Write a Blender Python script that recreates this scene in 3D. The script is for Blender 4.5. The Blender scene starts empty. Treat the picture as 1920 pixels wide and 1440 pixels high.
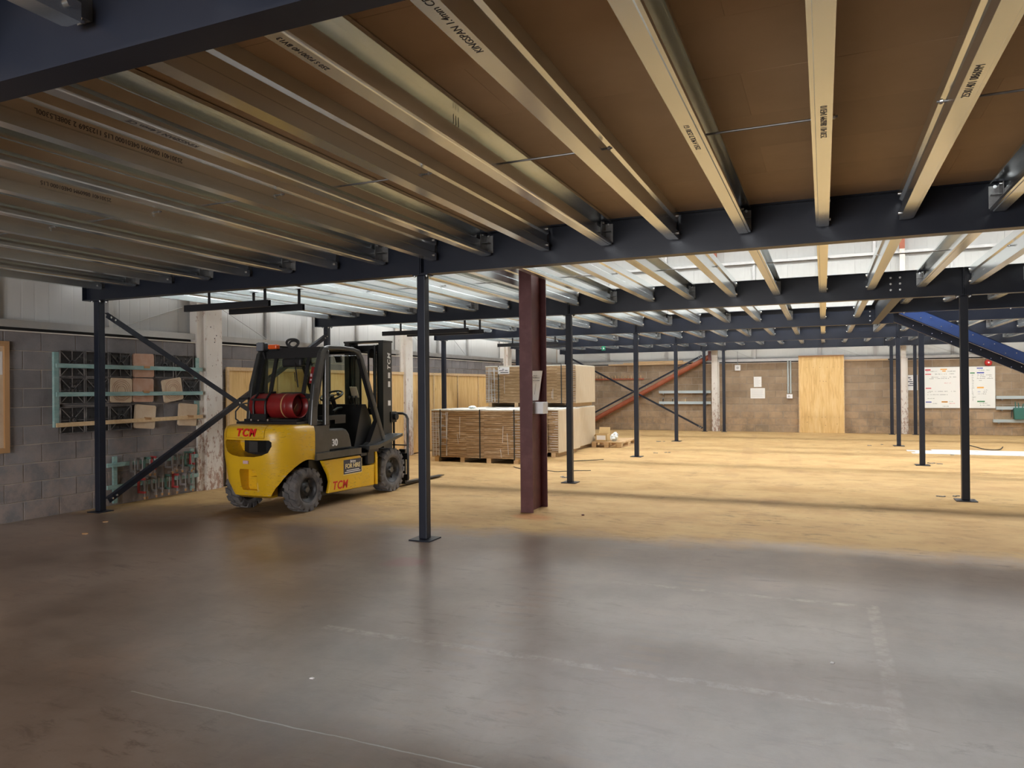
import bpy, math, random
from mathutils import Matrix, Vector
random.seed(7)
SC = bpy.context.scene
COL = SC.collection
# ------------------------------------------------------------------ camera
F_PX, YAW, PITCH, ROLL, EYE = 1364.77, 0.4042, 0.0039, -0.0089, 1.6
cd = bpy.data.cameras.new('camera')
cd.sensor_width = 36.0
cd.lens = F_PX / 1920.0 * 36.0
cd.clip_start, cd.clip_end = 0.05, 200
cam = bpy.data.objects.new('camera', cd)
COL.objects.link(cam)
_r0 = Vector((math.cos(YAW), math.sin(YAW), 0))
_f0 = Vector((-math.sin(YAW) * math.cos(PITCH), math.cos(YAW) * math.cos(PITCH), math.sin(PITCH)))
_u0 = _r0.cross(_f0)
_c, _s = math.cos(ROLL), math.sin(ROLL)
_r = _r0 * _c + _u0 * _s
_u = _u0 * _c - _r0 * _s
cam.matrix_world = Matrix(((_r.x, _u.x, -_f0.x, 0), (_r.y, _u.y, -_f0.y, 0), (_r.z, _u.z, -_f0.z, EYE), (0, 0, 0, 1)))
SC.camera = cam
# ------------------------------------------------------------------ world, lights, exposure
W = bpy.data.worlds.new('world')
SC.world = W
W.use_nodes = True
_bg = W.node_tree.nodes['Background']
_bg.inputs[0].default_value = (0.62, 0.76, 1.0, 1)
_bg.inputs[1].default_value = 1.2
ROOFLIGHT_E = 41.0           # brightness of the daylit rooflight sheets
ROOFLIGHT_C = (0.94, 0.97, 1.0)
REAR_FILL_W = 680.0               # added fill lamp behind the camera, at an invented door opening
al = bpy.data.lights.new('rear_fill_light', 'AREA')
al.shape = 'RECTANGLE'
al.size, al.size_y = 5.0, 3.0
al.energy = REAR_FILL_W
al.color = (1.0, 0.97, 0.96)
alo = bpy.data.objects.new('rear_fill_light', al)
alo.location = (-3.2, -5.75, 1.75)
alo.rotation_euler = (math.radians(90), 0, 0)
COL.objects.link(alo)
SC.view_settings.view_transform = 'Standard'
SC.view_settings.look = 'None'
SC.view_settings.gamma = 1.0
SC.view_settings.exposure = 0.2
SC.view_settings.use_curve_mapping = False
SC.cycles.adaptive_threshold = 0.03
SC.cycles.max_bounces = 8
SC.cycles.diffuse_bounces = 5
SC.cycles.glossy_bounces = 4
SC.cycles.sample_clamp_indirect = 8.0
SC.cycles.caustics_reflective = False
SC.cycles.caustics_refractive = False

# ------------------------------------------------------------------ materials
def nt(name):
    m = bpy.data.materials.new(name)
    m.use_nodes = True
    t = m.node_tree
    b = t.nodes['Principled BSDF']
    return m, t, b
def c4(c): return (c[0], c[1], c[2], 1.0)
def ramp(t, fac, stops):
    r = t.nodes.new('ShaderNodeValToRGB')
    e = r.color_ramp.elements
    while len(e) > 2: e.remove(e[-1])
    for i, (p, c) in enumerate(stops):
        if i < 2: el = e[i]; el.position = p
        else: el = e.new(p)
        el.color = c4(c) if isinstance(c, (tuple, list)) else (c, c, c, 1)
    t.links.new(fac, r.inputs[0])
    return r.outputs[0]
def noise(t, vec, scale, detail=4, rough=0.55, dist=0.0):
    n = t.nodes.new('ShaderNodeTexNoise')
    n.inputs['Scale'].default_value = scale
    n.inputs['Detail'].default_value = detail
    n.inputs['Roughness'].default_value = rough
    n.inputs['Distortion'].default_value = dist
    if vec is not None: t.links.new(vec, n.inputs['Vector'])
    return n.outputs['Fac']
def mixc(t, fac, a, b, kind='MIX'):
    n = t.nodes.new('ShaderNodeMix')
    n.data_type = 'RGBA'
    n.blend_type = kind
    for sock, v in ((n.inputs['Factor'], fac), (n.inputs['A'], a), (n.inputs['B'], b)):
        if hasattr(v, 'is_output'): t.links.new(v, sock)
        elif isinstance(v, (tuple, list)): sock.default_value = c4(v)
        else: sock.default_value = v
    return n.outputs['Result']
def mth(t, op, a, b=None, c=None, clamp=False):
    n = t.nodes.new('ShaderNodeMath')
    n.operation = op
    n.use_clamp = clamp
    for i, v in enumerate((a, b, c)):
        if v is None: continue
        if hasattr(v, 'is_output'): t.links.new(v, n.inputs[i])
        else: n.inputs[i].default_value = v
    return n.outputs[0]
def mapping(t, vec, scale=(1, 1, 1), loc=None):
    n = t.nodes.new('ShaderNodeMapping')
    n.inputs['Scale'].default_value = scale
    t.links.new(vec, n.inputs['Vector'])
    if loc is not None: t.links.new(loc, n.inputs['Location'])
    return n.outputs[0]
def coords(t, kind='Object'):
    if kind == 'World':
        return t.nodes.new('ShaderNodeNewGeometry').outputs['Position']
    return t.nodes.new('ShaderNodeTexCoord').outputs[kind]
def rnd(t): return t.nodes.new('ShaderNodeObjectInfo').outputs['Random']
def bump(t, b, h, strength=0.2, dist=0.01):
    n = t.nodes.new('ShaderNodeBump')
    n.inputs['Strength'].default_value = strength
    n.inputs['Distance'].default_value = dist
    t.links.new(h, n.inputs['Height'])
    t.links.new(n.outputs[0], b.inputs['Normal'])
MATS = {}
def mat(name, col, rough=0.5, metal=0.0, col2=None, scale=6.0, lo=0.35, hi=0.65, kind='World', rand=0.0,
        stretch=None, bmp=0.0, bscale=None, rough2=None, spec=0.5, coat=0.0):
    m, t, b = nt(name)
    b.inputs['Roughness'].default_value = rough
    b.inputs['Metallic'].default_value = metal
    b.inputs['Specular IOR Level'].default_value = spec
    if coat: b.inputs['Coat Weight'].default_value = coat; b.inputs['Coat Roughness'].default_value = 0.15
    out = None
    v = coords(t, kind)
    if kind == 'Object' :
        add = t.nodes.new('ShaderNodeVectorMath'); add.operation = 'ADD'
        cmb = t.nodes.new('ShaderNodeCombineXYZ')
        r = mth(t, 'MULTIPLY', rnd(t), 37.0)
        for i in range(3): t.links.new(r, cmb.inputs[i])
        t.links.new(v, add.inputs[0]); t.links.new(cmb.outputs[0], add.inputs[1])
        v = add.outputs[0]
    if stretch: v = mapping(t, v, stretch)
    if col2 is not None:
        n = noise(t, v, scale, 6, 0.6)
        f = ramp(t, n, [(lo, 0.0), (hi, 1.0)])
        out = mixc(t, f, col, col2)
        if rough2 is not None:
            rr = t.nodes.new('ShaderNodeMapRange')
            t.links.new(f, rr.inputs[0]); rr.inputs[3].default_value = rough; rr.inputs[4].default_value = rough2
            t.links.new(rr.outputs[0], b.inputs['Roughness'])
    if rand:
        g = mth(t, 'MULTIPLY_ADD', rnd(t), 2 * rand, 1.0 - rand)
        cm = t.nodes.new('ShaderNodeCombineColor')
        for i in range(3): t.links.new(g, cm.inputs[i])
        out = mixc(t, 1.0, out if out is not None else col, cm.outputs[0], 'MULTIPLY')
    if out is None: b.inputs['Base Color'].default_value = c4(col)
    else: t.links.new(out, b.inputs['Base Color'])
    if bmp:
        bump(t, b, noise(t, v, bscale or scale * 4, 5, 0.6), bmp, 0.01)
    MATS[name] = m
    return m
def emit(name, col, e):
    m = bpy.data.materials.new(name); m.use_nodes = True
    t = m.node_tree; t.nodes.clear()
    o = t.nodes.new('ShaderNodeOutputMaterial'); s = t.nodes.new('ShaderNodeEmission')
    s.inputs[0].default_value = c4(col); s.inputs[1].default_value = e
    t.links.new(s.outputs[0], o.inputs[0]); MATS[name] = m
    return m
def glassy(name, tint, gl=0.03):
    m = bpy.data.materials.new(name); m.use_nodes = True
    t = m.node_tree; t.nodes.clear()
    o = t.nodes.new('ShaderNodeOutputMaterial'); a = t.nodes.new('ShaderNodeBsdfTransparent')
    g = t.nodes.new('ShaderNodeBsdfGlossy'); x = t.nodes.new('ShaderNodeMixShader')
    fr = t.nodes.new('ShaderNodeFresnel'); fr.inputs[0].default_value = 1.22
    a.inputs[0].default_value = c4(tint); g.inputs['Roughness'].default_value = 0.03
    t.links.new(mth(t, 'ADD', fr.outputs[0], gl - 0.02, clamp=True), x.inputs[0])
    t.links.new(a.outputs[0], x.inputs[1]); t.links.new(g.outputs[0], x.inputs[2])
    t.links.new(x.outputs[0], o.inputs[0]); MATS[name] = m
    return m

mat('navy', (0.0105, 0.0135, 0.0235), 0.38, 0.0, (0.016, 0.0195, 0.030), 1.6, spec=0.35, bmp=0.02, bscale=60)
mat('stringer_sky_sheen', (0.045, 0.095, 0.33), 0.33, 0.0, (0.05, 0.11, 0.36), 1.6, spec=0.6)  # sky reflection put into the near stringer's base colour; far one stays navy
mat('galv', (0.76, 0.82, 0.83), 0.23, 0.86, (0.80, 0.85, 0.86), 2.5, kind='Object', rand=0.08)
mat('galv_dark', (0.26, 0.26, 0.26), 0.42, 0.8, (0.36, 0.36, 0.35), 14, kind='Object')
mat('zinc', (0.75, 0.75, 0.74), 0.25, 0.9)
mat('black_steel', (0.012, 0.012, 0.014), 0.45)
mat('stamp_ink', (0.05, 0.04, 0.04), 0.7)
mat('chipboard', (0.62, 0.435, 0.255), 0.7, 0, (0.69, 0.495, 0.30), 2.2, 0.3, 0.7, rand=0.05, bmp=0.05, bscale=180)
mat('mortar', (0.36, 0.31, 0.265), 0.95, 0, (0.46, 0.39, 0.32), 3.0, bmp=0.2, bscale=90)
mat('white_paint', (0.70, 0.67, 0.63), 0.55, 0, (0.78, 0.76, 0.73), 1.3)
mat('cladding', (0.52, 0.52, 0.50), 0.5, 0, (0.58, 0.58, 0.56), 0.8, rand=0.03)
mat('rail_grey', (0.50, 0.49, 0.47), 0.4, 0.6, (0.42, 0.41, 0.40), 3)
mat('flashing', (0.72, 0.66, 0.58), 0.5)
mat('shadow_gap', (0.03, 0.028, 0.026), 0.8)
mat('red_oxide', (0.085, 0.018, 0.018), 0.52, 0, (0.14, 0.045, 0.045), 5.0, 0.45, 0.8, bmp=0.05, bscale=40)
mat('red_oxide_bright', (0.33, 0.085, 0.04), 0.55, 0, (0.42, 0.13, 0.07), 4.0)
mat('timber', (0.62, 0.42, 0.22), 0.6, 0, (0.72, 0.52, 0.30), 3, stretch=(1, 8, 8), rand=0.08)
mat('oak', (0.40, 0.21, 0.09), 0.5, 0, (0.48, 0.27, 0.12), 4, stretch=(1, 1, 0.2))
mat('paper', (0.80, 0.79, 0.77), 0.8)
mat('card', (0.55, 0.38, 0.17), 0.8, 0, (0.62, 0.44, 0.22), 3)
mat('white_plastic', (0.80, 0.80, 0.80), 0.4)
mat('film', (0.82, 0.83, 0.84), 0.25, 0, (0.62, 0.62, 0.62), 9, spec=0.6)
mat('ink_black', (0.05, 0.05, 0.05), 0.7)
mat('ink_red', (0.65, 0.08, 0.10), 0.7)
mat('ink_blue', (0.06, 0.10, 0.45), 0.7)
mat('ink_green', (0.06, 0.25, 0.10), 0.7)
mat('ink_orange', (0.85, 0.42, 0.08), 0.7)
mat('whiteboard', (0.86, 0.86, 0.82), 0.12)
mat('teal_wood', (0.22, 0.38, 0.36), 0.7, 0, (0.34, 0.48, 0.44), 6, stretch=(4, 1, 4))
mat('mould_black', (0.02, 0.018, 0.018), 0.6, 0, (0.16, 0.14, 0.13), 14, 0.58, 0.75)
mat('cast_cream', (0.60, 0.44, 0.29), 0.85, 0, (0.66, 0.52, 0.36), 7)
mat('cast_pink', (0.50, 0.28, 0.18), 0.85, 0, (0.56, 0.36, 0.26), 7)
mat('shelf_grey', (0.45, 0.51, 0.52), 0.55)
mat('rubber', (0.085, 0.080, 0.080), 0.8, 0, (0.20, 0.18, 0.165), 7, 0.42, 0.75, bmp=0.15, bscale=60)
mat('rim_black', (0.020, 0.020, 0.022), 0.5, 0, (0.10, 0.09, 0.08), 12, 0.5, 0.8)
mat('lpg_red', (0.23, 0.012, 0.012), 0.38, 0, (0.16, 0.010, 0.010), 7)
mat('cab_grey', (0.036, 0.037, 0.037), 0.32, 0.2, (0.06, 0.060, 0.058), 3, coat=0.2)
mat('mast_grey', (0.028, 0.029, 0.027), 0.45)
mat('cab_black', (0.010, 0.010, 0.011), 0.42)
mat('vinyl', (0.014, 0.014, 0.016), 0.5)
mat('orange_lens', (0.75, 0.10, 0.01), 0.25)
mat('lamp_lens', (0.16, 0.17, 0.19), 0.15)
mat('decal_red', (0.62, 0.015, 0.012), 0.45)
mat('decal_white', (0.8, 0.8, 0.8), 0.45)
mat('decal_cream', (0.80, 0.66, 0.34), 0.5)
mat('decal_navy', (0.030, 0.035, 0.060), 0.4)
mat('decal_pink', (0.62, 0.42, 0.44), 0.5)
mat('hose', (0.02, 0.02, 0.02), 0.6)
mat('exit_green', (0.01, 0.24, 0.12), 0.4)
mat('bell_red', (0.55, 0.03, 0.03), 0.3)
mat('tool_green', (0.04, 0.16, 0.13), 0.5)
mat('clamp_red', (0.40, 0.05, 0.05), 0.5)
mat('clamp_grey', (0.28, 0.26, 0.25), 0.5, 0.4)
mat('clamp_green', (0.08, 0.16, 0.13), 0.5)
mat('strap', (0.03, 0.032, 0.03), 0.5)
mat('foil_bag', (0.66, 0.74, 0.76), 0.25, 0, (0.80, 0.84, 0.84), 15)
emit('rooflight', ROOFLIGHT_C, ROOFLIGHT_E)
emit('rooflight_dimmed', (0.93, 0.95, 0.94), ROOFLIGHT_E * 0.62)  # dimmer copy for the third sheet, only to hold back end wall brightness
glassy('cab_glass', (0.80, 0.84, 0.77))

def block_mat(name, a, b_, dust, rand):
    m, t, b = nt(name)
    b.inputs['Roughness'].default_value = 0.95
    b.inputs['Specular IOR Level'].default_value = 0.2
    p = coords(t, 'World')
    f = ramp(t, noise(t, p, 2.2, 6, 0.65), [(0.35, 0.0), (0.68, 1.0)])
    col = mixc(t, f, a, b_)
    g = mth(t, 'MULTIPLY_ADD', rnd(t), 2 * rand, 1.0 - rand)
    cm = t.nodes.new('ShaderNodeCombineColor')
    for i in range(3): t.links.new(g, cm.inputs[i])
    col = mixc(t, 1.0, col, cm.outputs[0], 'MULTIPLY')
    # red-brown dust and pale scuffs gathered on the lower courses
    sx = t.nodes.new('ShaderNodeSeparateXYZ'); t.links.new(p, sx.inputs[0])
    low = mth(t, 'SUBTRACT', 1.35, sx.outputs[2], clamp=True)
    d = mth(t, 'MULTIPLY', mth(t, 'MULTIPLY', low, ramp(t, noise(t, p, 3.4, 7, 0.7), [(0.40, 0.0), (0.62, 1.0)])), 0.85)
    col = mixc(t, d, col, dust)
    sp = ramp(t, noise(t, p, 60, 3, 0.7), [(0.60, 0.0), (0.75, 0.5)])
    col = mixc(t, sp, col, (0.06, 0.05, 0.045))
    t.links.new(col, b.inputs['Base Color'])
    bump(t, b, noise(t, p, 120, 4, 0.7), 0.35, 0.01)
    MATS[name] = m
block_mat('block_left', (0.185, 0.172, 0.172), (0.255, 0.235, 0.230), (0.37, 0.29, 0.25), 0.14)
block_mat('block_back', (0.250, 0.180, 0.118), (0.360, 0.270, 0.185), (0.50, 0.345, 0.21), 0.16)

def ply_mat():
    m, t, b = nt('plywood')
    b.inputs['Roughness'].default_value = 0.65
    p = coords(t, 'World')
    g = noise(t, mapping(t, p, (5, 5, 0.55)), 2.4, 6, 0.6, 1.2)
    col = ramp(t, g, [(0.30, (0.60, 0.36, 0.13)), (0.5, (0.74, 0.49, 0.20)), (0.72, (0.80, 0.58, 0.28))])
    v = t.nodes.new('ShaderNodeTexVoronoi'); v.inputs['Scale'].default_value = 3.0
    t.links.new(mapping(t, p, (1, 1, 0.55)), v.inputs['Vector'])
    k = ramp(t, v.outputs['Distance'], [(0.0, 1.0), (0.10, 0.0)])
    kn = mth(t, 'MULTIPLY', k, ramp(t, noise(t, p, 0.9, 2), [(0.48, 0.0), (0.56, 0.9)]))
    col = mixc(t, kn, col, (0.22, 0.09, 0.03))
    g2 = mth(t, 'MULTIPLY_ADD', rnd(t), 0.16, 0.92)
    cm = t.nodes.new('ShaderNodeCombineColor')
    for i in range(3): t.links.new(g2, cm.inputs[i])
    t.links.new(mixc(t, 1.0, col, cm.outputs[0], 'MULTIPLY'), b.inputs['Base Color'])
    MATS['plywood'] = m
ply_mat()

def yellow_mat():
    m, t, b = nt('forklift_yellow')
    p = coords(t, 'World')
    f = ramp(t, noise(t, p, 3.0, 5), [(0.35, 0.0), (0.7, 1.0)])
    col = mixc(t, f, (0.74, 0.44, 0.012), (0.66, 0.385, 0.014))
    sc = noise(t, mapping(t, p, (3, 3, 16)), 3.2, 7, 0.75, 1.5)
    zone = ramp(t, noise(t, p, 1.9, 2), [(0.40, 0.0), (0.52, 1.0)])
    s1 = mth(t, 'MULTIPLY', ramp(t, sc, [(0.57, 0.0), (0.61, 1.0)]), zone)
    col = mixc(t, mth(t, 'MULTIPLY', s1, 0.7), col, (0.12, 0.08, 0.05))
    s2 = mth(t, 'MULTIPLY', ramp(t, noise(t, mapping(t, p, (4, 4, 22)), 2.1, 6, 0.8), [(0.60, 0.0), (0.63, 1.0)]), zone)
    col = mixc(t, mth(t, 'MULTIPLY', s2, 0.7), col, (0.42, 0.40, 0.36))
    t.links.new(col, b.inputs['Base Color'])
    b.inputs['Roughness'].default_value = 0.36
    b.inputs['Coat Weight'].default_value = 0.1
    b.inputs['Coat Roughness'].default_value = 0.2
    MATS['forklift_yellow'] = m
yellow_mat()

def rusty_white():
    m, t, b = nt('rusty_white')
    p = coords(t, 'World')
    b.inputs['Roughness'].default_value = 0.6
    col = mixc(t, ramp(t, noise(t, p, 2.0, 4), [(0.35, 0.0), (0.7, 1.0)]), (0.70, 0.64, 0.57), (0.78, 0.74, 0.68))
    sx = t.nodes.new('ShaderNodeSeparateXYZ'); t.links.new(p, sx.inputs[0])
    low = mth(t, 'MULTIPLY_ADD', sx.outputs[2], -0.55, 1.0, clamp=True)
    chips = ramp(t, mth(t, 'MULTIPLY_ADD', low, 0.13, noise(t, mapping(t, p, (1, 1, 0.5)), 13, 6, 0.75)), [(0.60, 0.0), (0.66, 1.0)])
    col = mixc(t, mth(t, 'MULTIPLY', chips, 0.75), col, (0.30, 0.13, 0.07))
    t.links.new(col, b.inputs['Base Color'])
    MATS['rusty_white'] = m
rusty_white()

def floor_mat():
    m, t, b = nt('concrete_floor')
    p = coords(t, 'World')
    sx = t.nodes.new('ShaderNodeSeparateXYZ'); t.links.new(p, sx.inputs[0])
    X, Y = sx.outputs[0], sx.outputs[1]
    n1 = noise(t, p, 0.75, 8, 0.66)
    n2 = noise(t, p, 2.3, 7, 0.62)
    n3 = noise(t, mapping(t, p, (3.0, 1.0, 1)), 3.0, 7, 0.7, 0.6)
    base = ramp(t, n1, [(0.36, (0.135, 0.090, 0.062)), (0.5, (0.205, 0.148, 0.110)), (0.64, (0.265, 0.200, 0.155))])
    base = mixc(t, mth(t, 'MULTIPLY', ramp(t, n3, [(0.52, 0.0), (0.72, 1.0)]), 0.30), base, (0.12, 0.088, 0.07))
    base = mixc(t, mth(t, 'MULTIPLY', ramp(t, n2, [(0.45, 0.0), (0.80, 1.0)]), 0.35), base, (0.23, 0.15, 0.105))
    # ochre brick-dust that covers the floor beyond the swept strip, with a ragged edge
    edge = mth(t, 'ADD', Y, mth(t, 'MULTIPLY_ADD', n2, 0.7, mth(t, 'MULTIPLY', n1, 0.7)))
    xs = mth(t, 'MULTIPLY', X, -0.10)
    edge = mth(t, 'ADD', edge, xs)
    mr = t.nodes.new('ShaderNodeMapRange'); mr.clamp = True
    t.links.new(edge, mr.inputs[0]); mr.inputs[1].default_value = 8.0; mr.inputs[2].default_value = 8.7
    dust = mr.outputs[0]
    # swept swirl of dust by the post
    dx = mth(t, 'MULTIPLY', mth(t, 'SUBTRACT', X, 1.95), 1.25); dy = mth(t, 'MULTIPLY', mth(t, 'SUBTRACT', Y, 8.6), 0.75)
    rr = mth(t, 'SQRT', mth(t, 'ADD', mth(t, 'MULTIPLY', dx, dx), mth(t, 'MULTIPLY', dy, dy)))
    sw = ramp(t, mth(t, 'ADD', rr, mth(t, 'MULTIPLY', n2, 0.35)), [(0.78, 1.0), (0.98, 0.0)])
    rings = ramp(t, mth(t, 'FRACT', mth(t, 'MULTIPLY', mth(t, 'ADD', rr, mth(t, 'MULTIPLY', n1, 0.4)), 9.0)), [(0.0, 0.25), (0.5, 1.0)])
    dust = mth(t, 'MAXIMUM', dust, mth(t, 'MULTIPLY', sw, rings))
    patch = mth(t, 'MULTIPLY', ramp(t, noise(t, p, 1.1, 8, 0.72), [(0.55, 0.0), (0.72, 1.0)]), 0.5)
    ochre = ramp(t, noise(t, mapping(t, p, (1.0, 1.5, 1)), 1.1, 8, 0.68), [(0.30, (0.36, 0.215, 0.090)), (0.52, (0.465, 0.305, 0.135)), (0.72, (0.51, 0.35, 0.16))])
    streak = ramp(t, noise(t, mapping(t, p, (1.0, 2.2, 1)), 2.6, 8, 0.75), [(0.45, 0.0), (0.75, 0.25)])
    ochre = mixc(t, streak, ochre, (0.46, 0.255, 0.11))
    col = mixc(t, dust, base, ochre)
    col = mixc(t, mth(t, 'MULTIPLY', patch, 0.6), col, (0.36, 0.20, 0.11))
    def blob(cx, cy, sxx, syy, colr, amt):
        ax = mth(t, 'DIVIDE', mth(t, 'SUBTRACT', X, cx), sxx); ay = mth(t, 'DIVIDE', mth(t, 'SUBTRACT', Y, cy), syy)
        r2 = mth(t, 'SQRT', mth(t, 'ADD', mth(t, 'MULTIPLY', ax, ax), mth(t, 'MULTIPLY', ay, ay)))
        f = ramp(t, mth(t, 'ADD', r2, mth(t, 'MULTIPLY', n2, 0.9)), [(0.75, amt), (1.35, 0.0)])
        return mixc(t, f, col, colr)
    col = blob(-3.55, 5.75, 0.42, 0.38, (0.20, 0.075, 0.065), 0.8)
    col = blob(-3.3, 8.3, 0.55, 0.5, (0.50, 0.22, 0.09), 0.7)
    col = blob(-7.6, 6.6, 2.6, 2.6, (0.20, 0.135, 0.09), 0.75)
    col = blob(-6.3, 7.9, 2.6, 1.7, (0.30, 0.205, 0.128), 0.75)
    def line(axis, c, w, a0, a1, colr, amt, brk):
        u, v = (Y, X) if axis == 'X' else (X, Y)
        u = mth(t, 'ADD', u, mth(t, 'MULTIPLY_ADD', n2, 0.05, -0.025))
        d = mth(t, 'ABSOLUTE', mth(t, 'SUBTRACT', u, c))
        f = ramp(t, mth(t, 'DIVIDE', d, w), [(0.6, 1.0), (1.0, 0.0)])
        f = mth(t, 'MULTIPLY', f, mth(t, 'GREATER_THAN', v, a0)); f = mth(t, 'MULTIPLY', f, mth(t, 'LESS_THAN', v, a1))
        if brk: f = mth(t, 'MULTIPLY', f, ramp(t, noise(t, p, 7.5, 6, 0.75), [(0.44, 0.0), (0.60, 1.0)]))
        return mixc(t, mth(t, 'MULTIPLY', f, amt), col, colr)
    scr = ramp(t, noise(t, mapping(t, p, (1.0, 3.0, 1)), 3.0, 10, 0.78, 0.5), [(0.53, 0.0), (0.64, 1.0)])
    col = mixc(t, mth(t, 'MULTIPLY', mth(t, 'MULTIPLY', scr, ramp(t, n1, [(0.40, 0.15), (0.62, 1.0)])), 0.75), col, (0.095, 0.062, 0.045))
    chalk = (0.40, 0.32, 0.25)
    col = line('X', 4.0, 0.045, -3.1, 0.29, chalk, 0.6, True)
    col = line('X', 5.8, 0.04, -1.6, 0.33, chalk, 0.45, True)
    col = line('Y', 0.31, 0.05, 3.6, 5.85, chalk, 0.4, True)
    col = line('X', 2.76, 0.006, -3.4, 3.0, (0.45, 0.40, 0.34), 0.8, False)
    # long tyre tracks
    for cx in (-1.75, -0.75):
        xx = mth(t, 'ADD', X, mth(t, 'MULTIPLY', mth(t, 'SINE', mth(t, 'MULTIPLY', Y, 0.33)), 0.25))
        d = mth(t, 'ABSOLUTE', mth(t, 'SUBTRACT', xx, cx))
        f = ramp(t, d, [(0.10, 1.0), (0.14, 0.0)])
        tr = ramp(t, mth(t, 'FRACT', mth(t, 'MULTIPLY', Y, 7.0)), [(0.35, 0.0), (0.5, 1.0)])
        f = mth(t, 'MULTIPLY', mth(t, 'MULTIPLY', f, tr), ramp(t, noise(t, p, 1.3, 4), [(0.42, 0.0), (0.6, 0.35)]))
        col = mixc(t, f, col, (0.26, 0.155, 0.085))
    t.links.new(col, b.inputs['Base Color'])
    rg = mth(t, 'MULTIPLY_ADD', n1, 0.16, 0.23)
    rgh = mth(t, 'MULTIPLY_ADD', dust, 0.42, rg, clamp=True)
    t.links.new(rgh, b.inputs['Roughness'])
    b.inputs['IOR'].default_value = 1.5
    t.links.new(mth(t, 'MULTIPLY_ADD', dust, -0.38, 0.5), b.inputs['Specular IOR Level'])
    bump(t, b, mth(t, 'MULTIPLY_ADD', n3, 0.6, noise(t, p, 34, 5, 0.7)), 0.045, 0.01)
    MATS['concrete_floor'] = m
floor_mat()

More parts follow.
